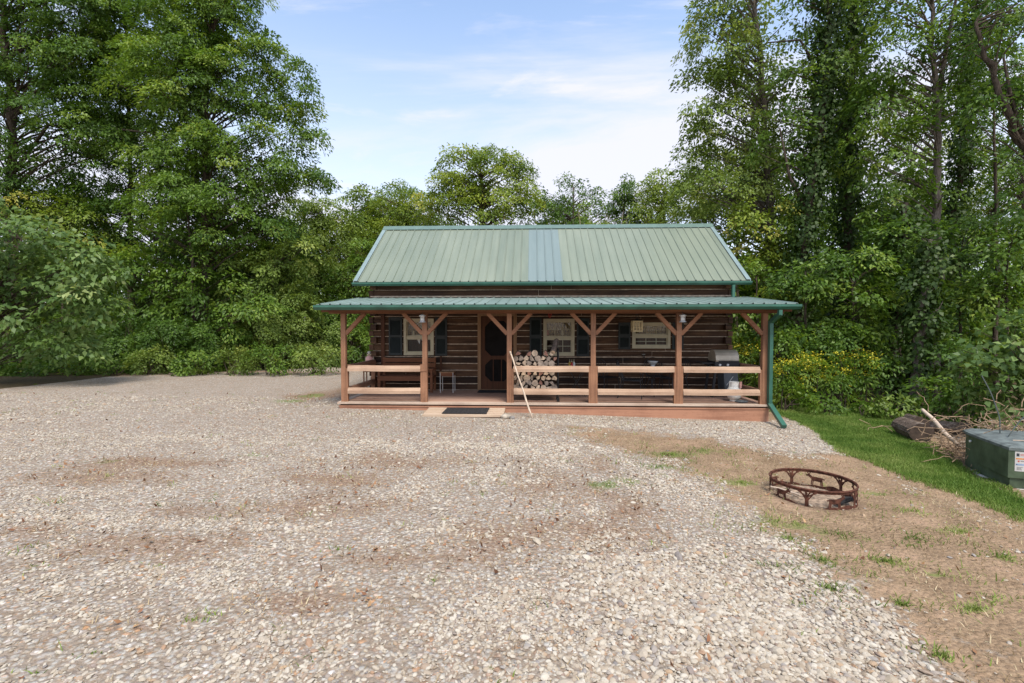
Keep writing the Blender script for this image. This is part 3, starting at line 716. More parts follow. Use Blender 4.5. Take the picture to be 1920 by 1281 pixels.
m = MB(); m.tube([(p.x+.075*math.cos(a), 12.25+.075*math.sin(a), Z0+.42) for a in np.linspace(0, 2*PI, 13)[:-1]], .008, 5, closed=True); m.build('ring', M['black'], t)
bw = MB(); b0 = at(1224, 684, 12.2); bw.lathe([(.0, 0), (.05, 0), (.055, .03), (.045, .05), (.075, .09), (.125, .145), (.13, .16), (.118, .155), (.06, .10), (0, .085)], (b0.x, 12.2, zt+.007), 20)
tag(bw.build('bowl', M['steel'], loc=(b0.x, 12.2, zt), smooth=True), 'pale footed metal bowl standing on the round iron table', 'bowl')
p = at(1081, 735, 12.2); zt = Z0+.70
t = thing('folding_table', 'round dark folding table with crossed legs holding sauce bottles', 'table', (p.x, 12.2, ZD), group='round tables on the porch')
m = MB(); m.lathe([(0, -.02), (.29, -.02), (.30, -.005), (.29, 0), (0, 0)], (p.x, 12.2, zt), 28); m.build('tabletop', M['black'], t)
for s in (-1, 1):
    for y in (12.05, 12.35):
        m = MB(); yy = y+.012*s; m.bar((p.x-s*.2, yy, ZD), (p.x+s*.2, yy, zt-.022), .02, .016); m.build('leg', M['black'], t)
m = MB(); m.tube([(p.x, 12.03, Z0+.355), (p.x, 12.37, Z0+.355)], .007, 6); m.build('pivot_bar', M['black'], t)
for du, yy, mm_, lab in ((-9, 12.12, 'red', 'red sauce bottle with pale nozzle on the folding table'), (-13, 12.2, 'yellow', 'yellow sauce bottle with pale nozzle on the folding table'), (-5, 12.18, 'white', 'white sauce bottle with pale nozzle on the folding table')):
    x = at(1081+du, 735, yy).x; b_ = thing('sauce_bottle', lab, 'bottle', (x, yy, zt), group='sauce bottles on the folding table')
    MB().lathe([(.03, 0), (.032, .01), (.03, .13), (.016, .155)], (x, yy, zt), 12).build('body', M[mm_], b_, smooth=True)
    MB().lathe([(.017, .156), (.017, .175), (.006, .19), (.003, .235), (0, .236)], (x, yy, zt), 10).build('nozzle', M['cream'], b_, smooth=True)

# gas grill
a, b = at(1329, 700, 12.2), at(1381, 700, 12.2); gx = (a.x+b.x)/2; gy = 12.3
gr = thing('gas_grill', 'black gas grill on a cart with a tan domed lid', 'grill', (gx, gy, ZD))
zb = at(1350, 686, 12.2).z; wl = .33
m = MB(); pr = [(-.26, 0), (-.265, .04)]+[(-.26*math.cos(PI*k/9), .05+.235*math.sin(PI*k/9)**.8) for k in range(0, 10)]+[(.265, .04), (.26, 0)]
m.prism([(gy+y, zb+.115+z) for y, z in pr], 'x', gx-wl+.10, gx+wl); m.build('lid', M['tan'], gr)
MB().box(gx-wl+.16, gx+wl-.02, gy-.30, gy-.272, zb+.11, zb+.135).build('handle', M['black'], gr)
m = MB(); m.box(gx-wl+.07, gx+wl+.01, gy-.27, gy+.27, zb-.03, zb+.11); m.prism([(gy-.25, zb-.03), (gy+.25, zb-.03), (gy+.12, zb-.12), (gy-.12, zb-.12)], 'x', gx-wl+.12, gx+wl-.05); m.build('firebox', M['blackp'], gr)
for x in (gx-.14, gx+.05):
    m = MB(); m.lathe([(.03, 0), (.028, .03), (0, .032)], (0,0,0), 12).xf(Matrix.Translation((x, gy-.272, zb+.035)) @ Matrix.Rotation(PI/2, 4, 'X')); m.build('knob', M['steel'], gr)
m = MB(); m.box(gx-wl-.22, gx-wl+.06, gy-.22, gy+.22, zb+.06, zb+.085); m.bar((gx-wl+.05, gy-.15, zb), (gx-wl-.12, gy-.15, zb+.06), .02); m.bar((gx-wl+.05, gy+.15, zb), (gx-wl-.12, gy+.15, zb+.06), .02); m.build('side_shelf', M['blackp'], gr)
for y in (gy-.24, gy+.24):
    m = MB(); m.bar((gx-wl+.02, y, ZD), (gx-wl+.11, y, zb-.03), .06, .045, up=(0,1,0)); m.bar((gx-wl+.10, y, zb-.08), (gx-wl+.32, y, zb-.05), .05, .045, up=(0,1,0)); m.build('leg', M['blackp'], gr)
m = MB(); m.prism([(gx-.03, zb-.125), (gx+wl-.02, zb-.035), (gx+wl-.0, Z0+.32), (gx+.12, Z0+.13), (gx+.01, Z0+.13)], 'y', gy-.235, gy+.2); m.build('cart_panel', M['greyplastic'], gr)
m = MB(); m.bar((gx+.04, gy-.247, Z0+.3), (gx+.2, gy-.247, Z0+.52), .012, .01); m.build('tool', M['steel'], gr)
for y in (gy-.27, gy+.25):
    m = MB(); m.lathe([(.03, -.025), (.095, -.025), (.10, -.01), (.10, .01), (.095, .025), (.03, .025)], (0,0,0), 18).xf(Matrix.Translation((gx+.22, y, ZD+.1)) @ Matrix.Rotation(PI/2, 4, 'X')); m.build('wheel', M['black'], gr)
m = MB(); m.box(gx-wl-.02, gx+wl-.1, gy-.2, gy+.2, Z0+.10, Z0+.125); m.build('bottom_shelf', M['blackp'], gr)
# propane tank
p = at(1377, 751, 11.42); tk = thing('propane_tank', 'white propane tank on the deck in front of the grill', 'propane tank', (p.x, 11.45, ZD)); tx, ty = p.x, 11.45
MB().lathe([(.105, 0), (.105, .03), (.10, .035)], (tx, ty, ZD), 20).build('foot_ring', M['white'], tk)
MB().lathe([(.06, .028), (.12, .045), (.148, .09), (.152, .12), (.152, .25), (.145, .285), (.115, .325), (.05, .35), (0, .352)], (tx, ty, ZD), 24).build('body', M['white'], tk, smooth=True)
m = MB(); n = 20
for s0, s1 in ((.15, 2.6), (3.3, 5.9)):
    vs = []
    for k in range(9):
        an = s0+(s1-s0)*k/8
        for r_, z_ in ((.105, .325), (.10, .44), (.106, .44), (.111, .325)): vs.append((tx+r_*math.cos(an), ty+r_*math.sin(an), ZD+z_))
    fs = [(k*4+j, k*4+(j+1) % 4, k*4+4+(j+1) % 4, k*4+4+j) for k in range(8) for j in range(4)]+[(0,1,2,3), (35,34,33,32)]
    m.add(vs, fs)
m.tube([(tx+.105*math.cos(a), ty+.105*math.sin(a), ZD+.445) for a in np.linspace(0, 2*PI, 21)[:-1]], .009, 6, closed=True)
m.build('collar', M['white'], tk)
m = MB(); m.lathe([(.02, .35), (.02, .40), (.034, .405), (.034, .425), (0, .427)], (tx, ty, ZD), 10); m.build('valve', M['steel'], tk)
m = MB(); m.add([(tx+.07, ty-.125, ZD+.31), (tx+.15, ty-.055, ZD+.31), (tx+.155, ty-.055, ZD+.46), (tx+.075, ty-.125, ZD+.46), (tx+.07, ty-.128, ZD+.31), (tx+.153, ty-.058, ZD+.31), (tx+.158, ty-.058, ZD+.46), (tx+.075, ty-.128, ZD+.46)], [(0,1,2,3), (7,6,5,4), (0,4,5,1), (1,5,6,2), (2,6,7,3), (3,7,4,0)]); m.build('tag', M['pink'], tk)
# coiled chain beside the tank
p = at(1391, 753, 11.25); m = MB(); rr = random.Random(5)
m.tube([(p.x+(.04+.07*(k/60))*math.cos(k*.55)*1.3, 11.27+(.04+.07*(k/60))*math.sin(k*.55), ZD+.012+.03*(1-k/60)*abs(math.sin(k*.3))) for k in range(60)], .011, 6)
tag(m.build('gas_hose', M['greyplastic'], loc=(p.x, 11.25, ZD)), 'grey hose coiled on the deck beside the propane tank', 'hose')

# ------------------------------------------------------------------ fire ring
g = ground(1522, 931); FR = .452
fr = thing('fire_ring', 'rusted steel fire ring cut with trees and deer on the dirt', 'fire ring', (g.x, g.y, g.z)); H = .205
def rpt(s, z, r): a = s/FR; return Vector((g.x+r*math.cos(a), g.y+r*math.sin(a), g.z+z))
def rstrip(mb, s0, s1, zf0, zf1, n):
    vs = []
    for i in range(n+1):
        s = s0+(s1-s0)*i/n
        for r_, z in ((FR-.004, zf0(s)), (FR+.004, zf0(s)), (FR+.004, zf1(s)), (FR-.004, zf1(s))): vs.append(rpt(s, z, r_))
    fs = [(i*4+j, i*4+(j+1) % 4, i*4+4+(j+1) % 4, i*4+4+j) for i in range(n) for j in range(4)]+[(0,1,2,3), (n*4+3, n*4+2, n*4+1, n*4)]
    mb.add(vs, fs)
def rbar(mb, s0, z0, s1, z1, w):
    d = Vector((s1-s0, z1-z0)); L = d.length; nrm = Vector((-d.y, d.x))/L*(w/2); vs = []
    for i in range(3):
        c = Vector((s0, z0))+d*(i/2)
        for q in (c-nrm, c+nrm):
            for r_ in (FR-.0035, FR+.0035): vs.append(rpt(q.x, q.y, r_))
    fs = []
    for i in range(2):
        a = i*4; b = a+4; fs += [(a, a+2, b+2, b), (a+1, b+1, b+3, a+3), (a, b, b+1, a+1), (a+2, a+3, b+3, b+2)]
    fs += [(0,1,3,2), (8,10,11,9)]; mb.add(vs, fs)
m = MB(); rstrip(m, 0, 2*PI*FR, lambda s: H-.03, lambda s: H, 64); m.tube([rpt(2*PI*FR*k/64, H, FR) for k in range(64)], .012, 6, closed=True); m.build('top_rim', M['rust'], fr)
m = MB(); rstrip(m, 0, 2*PI*FR, lambda s: -.03, lambda s: .025+.018*math.sin(s*9)+.008*math.sin(s*31), 96); m.build('bottom_band', M['rust'], fr)
NM = 10
for k in range(NM):
    s = 2*PI*FR*(k+.5)/NM; m = MB()
    if k % 2 == 0:
        rbar(m, s, .0, s, .13, .038); rbar(m, s, .10, s-.01, .19, .022)
        for e, z0_, dz in ((-.075, .08, .11), (.08, .07, .12), (-.11, .12, .07), (.11, .12, .07), (.04, .12, .07)): rbar(m, s, z0_, s+e, z0_+dz, .014)
        m.build('tree_cutout', M['rust'], fr)
    else:
        rbar(m, s-.065, .095, s+.055, .10, .055); rbar(m, s+.045, .105, s+.085, .14, .03); rbar(m, s+.075, .142, s+.112, .135, .022)
        for e in (-.06, -.045, .035, .05): rbar(m, s+e, .085, s+e*1.15, .02, .012)
        for e in (-.02, .02): rbar(m, s+.085, .145, s+.085+e, .18, .009)
        rbar(m, s-.09, .105, s-.065, .11, .013); m.build('deer_cutout', M['rust'], fr)
# ashes, charred sticks inside
M['char'] = plain('charred wood', (.03, .027, .025), .95, var=.5, scale=16); M['ash'] = plain('grey ash', (.30, .215, .145), 1, var=.5, scale=22, bump=.5)
m = MB(); n = 28; vs = [(g.x, g.y, g.z+.03)]; fs = []
for q, r_ in ((0, .2), (1, .36), (2, .42)):
    for j in range(n): a = 2*PI*j/n; rr_ = r_*random.uniform(.9, 1.03); vs.append((g.x+rr_*math.cos(a), g.y+rr_*math.sin(a), g.z+[.028, .02, -.01][q]+random.uniform(-.006, .008)))
fs = [(0, 1+j, 1+(j+1) % n) for j in range(n)]+[(1+i*n+j, 1+i*n+(j+1) % n, 1+(i+1)*n+(j+1) % n, 1+(i+1)*n+j) for i in range(2) for j in range(n)]
m.add(vs, fs); tag(m.build('ash_bed', M['ash'], loc=g), 'pale ash and grit lying inside the fire ring', 'ash', kind='stuff')
for (dx, dy, L, an, r_, mt, lab) in ((.18, -.33, .26, .4, .035, 'char', 'charred log end lying by the near side of the fire ring'), (-.3, .05, .4, -1.1, .015, 'stick', 'pale curved stick lying inside the fire ring')):
    m = MB(); c = Vector((g.x+dx, g.y+dy, g.z+.035+r_)); e = Vector((math.cos(an), math.sin(an), .05))*L/2
    m.tube([c-e, c-e*.3+Vector((.01, .02, .0)), c+e*.4+Vector((0, .015, 0)), c+e], [r_*.9, r_, r_, r_*.7], 8); tag(m.build('burnt_stick', M[mt], loc=c), lab, 'stick')

# ------------------------------------------------------------------ electric transformer box
A = ground(1892, 913); B = ground(1797.5, 868); A.z = B.z = min(A.z, B.z); s_ = (B-A); L = s_.length; s_.normalize(); o_ = Vector((s_.y, -s_.x, 0))
if o_.x < 0: o_ = -o_
tb = thing('transformer_box', 'green metal utility transformer box with a white warning sticker', 'utility box', A)
def TB(a, b, z): return A+s_*a+o_*b+Vector((0,0,z))
Wd, HT = 1.25, .545
plan = [(0, .0), (L*.55, -.015), (L*.8, .0), (L*.93, .03), (L, .12), (L+.02, .3), (L+.02, Wd-.3), (L, Wd-.12), (L*.9, Wd), (0, Wd)]
def slab(mb, pl, z0, z1): 
    n = len(pl); vs = [TB(a, b, z0) for a, b in pl]+[TB(a, b, z1) for a, b in pl]
    mb.add(vs, [tuple(range(n))[::-1], tuple(range(n, 2*n))]+[(i, (i+1) % n, n+(i+1) % n, n+i) for i in range(n)])
m = MB(); slab(m, [(a*.985+.012, b*.985+.01) for a, b in plan], .0, HT-.02); m.build('tank', M['boxgreen'], tb)
m = MB(); slab(m, [(-.012, -.022), (L*.52, -.022), (L*.52, .0), (0.0, .0), (0, Wd), (-.012, Wd)], .14, HT-.03); m.build('door', M['boxgreen'], tb)
n = len(plan); cen = (L/2, Wd/2); m = MB(); e0 = [(cen[0]+(a-cen[0])*1.035, cen[1]+(b-cen[1])*1.035) for a, b in plan]; e1 = [(cen[0]+(a-cen[0])*.97, cen[1]+(b-cen[1])*.97) for a, b in plan]
vs = [TB(*q, HT-.035) for q in e0]+[TB(*q, HT) for q in e0]+[TB(*q, HT+.02) for q in e1]+[TB(*cen, HT+.055)]
m.add(vs, [tuple(range(n))[::-1]]+[(r*n+i, r*n+(i+1) % n, (r+1)*n+(i+1) % n, (r+1)*n+i) for r in (0, 1) for i in range(n)]+[(2*n+i, 2*n+(i+1) % n, 3*n) for i in range(n)]); m.build('lid', M['boxtop'], tb)
m = MB(); m.lathe([(.016, -.01), (.02, 0), (.012, .018), (0, .02)], (0,0,0), 8).xf(Matrix.Translation(TB(L*.72, -.02, HT-.12)) @ Matrix.Rotation(PI/2, 4, 'Y')); m.build('bolt', M['steel'], tb)
m = MB(); a0 = TB(-.10, -.06, -.06); slab(m, [(-.12, -.07), (L+.05, -.06), (L+.05, Wd+.1), (-.12, Wd+.1)], -.25, -.004); m.build('pad', M['concrete'], tb)
def stick_rect(b0, b1, z0, z1, mat, name, par, off=.0):
    m = MB(); a = -.0135-off; m.add([TB(a, b0, z0), TB(a, b1, z0), TB(a, b1, z1), TB(a, b0, z1), TB(a-.001, b0, z0), TB(a-.001, b1, z0), TB(a-.001, b1, z1), TB(a-.001, b0, z1)], [(0,1,2,3), (7,6,5,4), (0,4,5,1), (1,5,6,2), (2,6,7,3), (3,7,4,0)])
    return m.build(name, mat, par)
M['orange'] = plain('orange print', (.65, .22, .03), .5, var=.05); M['ink'] = plain('black print', (.03, .03, .035), .5); M['blueink'] = plain('blue print', (.25, .33, .45), .5); M['paper'] = plain('sticker white', (.52, .50, .46), .5, var=.06); M['redink'] = plain('red print', (.5, .06, .04), .5)
stk = stick_rect(.045, .175, .235, .50, M['paper'], 'sticker', tb)
stick_rect(.055, .165, .395, .412, M['orange'], 'warning_bar', stk, .0012)
for b0, b1, z0, z1, mt in ((.06, .09, .435, .475, 'ink'), (.10, .16, .46, .466, 'redink'), (.10, .15, .445, .45, 'redink'), (.075, .092, .36, .38, 'redink'), (.105, .16, .37, .376, 'ink'), (.055, .165, .315, .338, 'blueink'), (.058, .07, .32, .333, 'ink'), (.15, .162, .32, .333, 'ink'), (.065, .13, .285, .29, 'ink'), (.065, .11, .27, .275, 'ink'), (.065, .12, .255, .26, 'ink')):
    stick_rect(b0, b1, z0, z1, M[mt], 'print_mark', stk, .0012)

# cut logs, branch and dead vine heap behind the box
def barklog():
    m = NT('rough log bark'); n = m.noise(m.pos(), 14, 5, .75); n2 = m.noise(m.pos(), 3, 3)
    m.set(m.b.inputs['Base Color'], m.ramp(m.math('ADD', m.math('MULTIPLY', n, .7), m.math('MULTIPLY', n2, .3)), [(.36, (.035, .022, .015, 1)), (.52, (.12, .085, .06, 1)), (.66, (.27, .22, .175, 1))]))
    m.b.inputs['Roughness'].default_value = .95; m.set(m.b.inputs['Normal'], m.bump(n, .9, .04)); return m.mat
M['barklog'] = barklog()
def trunk_log(p, q, r0, r1, lab, seed, matb='barklog'):
    rr = random.Random(seed); p, q = Vector(p), Vector(q); n = 14; k = 9; m = MB(); vs = []
    d = (q-p).normalized(); a = d.cross(Vector((0,0,1))).normalized(); b = a.cross(d)
    jit = [rr.uniform(.9, 1.1) for _ in range(n)]
    for i in range(k):
        r_ = r0+(r1-r0)*i/(k-1)
        for j in range(n): t = 2*PI*j/n; e = r_*jit[j]*rr.uniform(.95, 1.05); vs.append(p+(q-p)*(i/(k-1))+a*(math.cos(t)*e)+b*(math.sin(t)*e))
    m.add(vs, [(i*n+j, i*n+(j+1) % n, (i+1)*n+(j+1) % n, (i+1)*n+j) for i in range(k-1) for j in range(n)], 0)
    m.add(vs[:n], [tuple(range(n))[::-1]], 1); m.add(vs[-n:], [tuple(range(n))], 1)
    tag(m.build('cut_log', [M[matb], M['cutend']], loc=p), lab, 'log', 'cut tree logs lying by the lawn')
c = ground(1728, 832); r = .195
trunk_log((c.x, c.y, c.z+r-.015), (c.x+.18, c.y+.72, c.z+r), r, r*.95, 'thick cut log lying with its dark sawn end towards the lawn', 1)
c2 = c; trunk_log((c.x+.30, c.y+.42, c.z+.30), (c.x+.50, c.y+.95, c.z+.27), .13, .12, 'short rough bark log lying behind the thick cut log', 2)
c3 = ground(1822, 824); trunk_log((c3.x-.02, c3.y+.05, c3.z+.20), (c3.x-.42, c3.y+.66, c3.z+.13), .115, .13, 'horizontal log with its sawn end beside the green utility box', 3)
br = MB(); p0, p1 = at(1729, 768, 8.75), at(1796, 833, 8.1); br.tube([p0, p0.lerp(p1, .35)+Vector((0,0,.02)), p0.lerp(p1, .7)-Vector((.02, 0, .01)), p1], [.028, .033, .036, .03], 7)
tag(br.build('dead_branch', M['stick'], loc=p1, smooth=True), 'bare pale branch leaning across the cut logs', 'branch')
def tangle(name, lab, cat, cen, rad, n, rt, mat, seed, hz, kind=None):
    rr = random.Random(seed); m = MB()
    for _ in range(n):
        p = Vector((cen[0]+rr.gauss(0, rad[0]*.5), cen[1]+rr.gauss(0, rad[1]*.5), cen[2]+abs(rr.gauss(0, hz*.45)))); d = Vector((rr.uniform(-1, 1), rr.uniform(-1, 1), rr.uniform(-.3, .6))).normalized(); pts = [p]
        for _ in range(rr.randint(3, 6)):
            d = (d+Vector((rr.gauss(0, .45), rr.gauss(0, .45), rr.gauss(-.12, .4)))).normalized(); q = pts[-1]+d*rr.uniform(.06, .15); q.z = max(q.z, cen[2]+.01); pts.append(q)
        m.tube(pts, [rt*rr.uniform(.6, 1.4)]*len(pts), 4, cap=False)
    return tag(m.build(name, mat, loc=cen), lab, cat, kind=kind)
cc = ground(1778, 843); tangle('dead_stalks', 'bundle of dry broken stalks spilling in front of the cut logs', 'brush heap', (cc.x, cc.y, cc.z), (.2, .14), 24, .006, M['twig'], 4, .22)
hc = TB(L+.35, .75, 0); tangle('brush_heap', 'tangled heap of dead brown vines piled behind the green utility box', 'brush heap', (hc.x, hc.y, G(hc.x)), (.9, .4), 460, .0055, M['twig'], 5, .75)
M['cable'] = plain('grey green cable', (.045, .058, .05), .7)
for k, (pts, lab) in enumerate(((((.85, .3, .58), (.95, .34, .8), (1.1, .3, 1.15), (1.25, .25, 1.4)), 'straight dark stem rising behind the lid of the utility box'), (((.55, .25, .60), (.75, .5, .85), (.9, .8, 1.02), (.7, 1.0, .8), (.45, .9, .60)), 'looped grey cable arching over the lid of the utility box'), (((.35, .85, .60), (.6, .95, .9), (.9, 1.1, 1.0), (.8, 1.25, .75)), 'second looped cable near the brush on the utility box'))):
    m = MB(); P_ = [TB(*q) for q in pts]; Q = []
    for i in range(len(P_)-1):
        for j in range(5): Q.append(P_[i].lerp(P_[i+1], j/5))
    Q.append(P_[-1]); Q = [Q[0]]+[(Q[i-1]+Q[i]+Q[i+1])/3 for i in range(1, len(Q)-1)]+[Q[-1]]
    m.tube(Q, .008, 6); tag(m.build('cable' if k else 'dead_branch', M['cable'], loc=P_[0]), lab, 'cable' if k else 'branch')
m = MB(); m.tube([TB(.35, .2, HT+.035), TB(.3, .35, HT+.05), TB(.36, .5, HT+.06), TB(.25, .62, HT+.06), TB(.3, .75, HT+.05)], .008, 5); m.tube([TB(.3, .35, HT+.05), TB(.5, .4, HT+.055)], .006, 5)
tag(m.build('dead_twig', M['stick'], loc=TB(.3, .35, HT+.04)), 'pale curved twig lying on the lid of the utility box', 'twig')
# ------------------------------------------------------------------ ground masks (world space)
def gp(pts): return np.array([ground(u, v)[:2] for u, v in pts])
def sdf(poly, X, Y):
    n = len(poly); d = np.full(X.shape, 1e9); ins = np.zeros(X.shape, bool)
    for i in range(n):
        x0, y0 = poly[i]; x1, y1 = poly[(i+1) % n]; ex, ey = x1-x0, y1-y0
        t = np.clip(((X-x0)*ex+(Y-y0)*ey)/(ex*ex+ey*ey+1e-12), 0, 1)
        d = np.minimum(d, np.hypot(X-x0-t*ex, Y-y0-t*ey))
        c = ((y0 > Y) != (y1 > Y)) & (X < (x1-x0)*(Y-y0)/((y1-y0) if abs(y1-y0) > 1e-9 else 1e-9)+x0); ins ^= c
    return np.where(ins, d, -d)
def vnoise(X, Y, sc, seed=0):
    x = X*sc+seed*17.3; y = Y*sc-seed*9.1; xi = np.floor(x).astype(np.int64); yi = np.floor(y).astype(np.int64); fx = x-xi; fy = y-yi
    fx = fx*fx*(3-2*fx); fy = fy*fy*(3-2*fy)
    def h(a, b):
        n = (a*374761393+b*668265263+seed*144665) & 0xffffffff; n = ((n ^ (n >> 13))*1274126177) & 0xffffffff
        return ((n ^ (n >> 16)) & 0xffff)/65535.0
    return (h(xi, yi)*(1-fx)+h(xi+1, yi)*fx)*(1-fy)+(h(xi, yi+1)*(1-fx)+h(xi+1, yi+1)*fx)*fy
def fbm(X, Y, sc, seed=0): return (vnoise(X, Y, sc, seed)+.5*vnoise(X, Y, sc*2.1, seed+1)+.25*vnoise(X, Y, sc*4.3, seed+2))/1.75-.5
LAWN = gp([(1449,758),(1500,757),(1600,764),(1690,774),(1700,790),(1703,812),(1740,832),(1797,872),(1850,905),(1900,930),(1990,965),(2080,1010),(2080,1060),(1985,1008),(1920,975),(1850,945),(1780,918),(1700,893),(1640,868),(1585,850),(1560,835),(1520,803),(1480,785),(1449,772)])
BED = gp([(955,787),(1443,790),(1470,782),(1500,790),(1530,808),(1565,832),(1585,852),(1500,850),(1430,838),(1340,822),(1200,806),(1060,798)])
DIRT = gp([(1050,799),(1150,805),(1250,815),(1340,824),(1430,840),(1500,852),(1585,853),(1640,870),(1700,896),(1850,950),(1990,1012),(2080,1070),(2300,1500),(1930,1400),(1790,1281),(1700,1190),(1610,1120),(1530,1060),(1480,1020),(1415,985),(1385,950),(1300,885),(1190,850),(1090,822)])
def ell(u, v, ru, rv):
    c = ground(u, v); a = ground(u+ru, v); b0, b1 = ground(u, v+rv), ground(u, v-rv)
    return (c.x, (b0.y+b1.y)/2, (a-c).length, abs(b1.y-b0.y)/2)
LIT = [ell(*e) for e in ((1010,930,190,75),(930,1010,160,45),(1120,1000,120,40),(620,960,260,40),(350,1030,300,40),(180,900,220,22),(520,1130,260,40),(800,870,170,22),(900,1230,120,25),(985,895,120,35),(1000,1000,120,45),(1130,880,90,40),(1180,960,90,40),(880,1050,160,30),(640,900,200,18),(700,1050,140,30),(400,960,200,22),(1480,760-0+190,40,10),(575,745,70,14),(640,735,40,8),(300,870,150,12),(60,1000,120,20),(250,1180,120,20),(760,1140,90,20),(560,1230,70,14),(140,700,260,5),(480,697,200,4),(980,1215,60,14))]
GRN = [ell(*e) for e in ((1390,905,60,10),(1700,1010,80,8),(1600,1150,50,8),(1760,1080,60,8),(1860,1200,40,10),(1460,1060,50,8),(1650,925,50,6),(1240,875,50,8),(1262,853,60,12),(1330,848,40,8),(1135,912,50,16),(1180,905,40,14),(1420,975,60,16),(1500,985,60,12),(1545,1000,40,8),(1540,1050,30,12),(1560,1105,30,12),(1665,1055,40,8),(1880,1050,40,9),(1845,1120,35,10),(1830,1142,40,8),(1770,1232,35,14),(1500,1130,60,12),(1500,1165,40,10),(150,1225,40,6),(60,1262,30,5),(360,1162,30,5),(395,1150,20,5),(295,1062,25,4),(530,1180,40,8),(110,945,40,5),(200,865,50,4),(540,752,45,7),(585,742,40,6),(1600,1010,70,8),(1720,960,50,5),(1480,1010,70,10),(1690,1130,40,6),(215,895,30,4),(480,855,40,4),(1690,870,40,5),(1800,1000,50,6),(1620,1200,50,8),(450,945,30,4),(640,1030,30,4),(1040,1090,30,5))]
EDGE = gp([(-900,800),(-300,765),(-90,716),(0,706),(200,703),(420,696),(640,687)])
EDGER = gp([(1449,757),(1500,757),(1600,763),(1690,773),(1705,800),(1770,812),(1840,822),(1960,840),(2300,900)])
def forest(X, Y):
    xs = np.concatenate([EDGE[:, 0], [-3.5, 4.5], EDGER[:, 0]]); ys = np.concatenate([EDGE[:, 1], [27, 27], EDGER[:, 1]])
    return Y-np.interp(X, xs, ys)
def litf(x, y):
    return np.clip(blob(LIT, x, y), -1, 1)*.85+1.5*fbm(x, y, .45, 201)+1.0*fbm(x, y, 1.6, 202)+.12
def track(x, y):
    c = np.interp(y, [0, 2, 6, 11, 17, 24, 40], [.6, .2, -1.6, -5, -9, -12.5, -18]); d = np.minimum(np.abs(x-c-.85), np.abs(x-c+.85)); return np.clip(1-d/.42, 0, 1)
def blob(L, X, Y):
    r = np.full(X.shape, -9.0)
    for cx, cy, a, b in L: r = np.maximum(r, 1-np.sqrt(((X-cx)/a)**2+((Y-cy)/b)**2))
    return r
def axis(lo, hi, st, far):
    c = list(np.arange(lo, hi, st)); a = []; s = st; x = hi
    while x < far: a.append(x); s *= 1.35; x += s
    b = []; s = st; x = lo
    while x > -far:
        s *= 1.35; x -= s; b.append(x)
    return np.array(b[::-1]+c+a)
xs = axis(-24, 16, .16, 420); ys = axis(-3, 26, .16, 420)
X, Y = np.meshgrid(xs, ys); Z = np.interp(X, GX, GZ)
LW = sdf(LAWN, X, Y); DT = np.maximum(sdf(DIRT, X, Y), sdf(LAWN, X, Y)+.7); BD = sdf(BED, X, Y); LT = litf(X, Y)-track(X, Y)*.25; GR = blob(GRN, X, Y); FO = forest(X, Y)
Z = Z+fbm(X, Y, 1.3, 5)*.05+np.where(np.hypot(X, Y) < 60, fbm(X, Y, 5, 9)*.016, 0)
porch = (X > DX0-.6) & (X < DX1+.6) & (Y > 9.7) & (Y < 18.5); Z = np.where(porch, np.interp(X, GX, GZ)-.005, Z)
nx, ny = len(xs), len(ys); idx = np.arange(nx*ny).reshape(ny, nx)
q = np.stack([idx[:-1, :-1], idx[:-1, 1:], idx[1:, 1:], idx[1:, :-1]], -1).reshape(-1, 4)
def npmesh(name, V, Fq, mat, attrs=None, smooth=False, mi=None):
    me = bpy.data.meshes.new(name); V = np.ascontiguousarray(V, np.float32); k = Fq.shape[1]
    me.vertices.add(len(V)); me.vertices.foreach_set('co', V.ravel())
    me.loops.add(Fq.size); me.loops.foreach_set('vertex_index', Fq.ravel().astype(np.int32))
    me.polygons.add(len(Fq)); me.polygons.foreach_set('loop_start', np.arange(0, Fq.size, k, dtype=np.int32)); me.polygons.foreach_set('loop_total', np.full(len(Fq), k, np.int32))
    for m in (mat if isinstance(mat, (list, tuple)) else [mat]): me.materials.append(m)
    for nme, arr in (attrs or {}).items():
        a = me.attributes.new(nme, 'FLOAT', 'POINT'); a.data.foreach_set('value', np.ascontiguousarray(arr, np.float32))
    if smooth: me.polygons.foreach_set('use_smooth', np.ones(len(Fq), bool))
    me.update(calc_edges=True); me.validate()
    return me
def npobj(name, me, parent=None, loc=None):
    o = bpy.data.objects.new(name, me); COL.objects.link(o)
    if parent is not None: o.parent = parent
    if loc is not None: o.location = loc
    return o
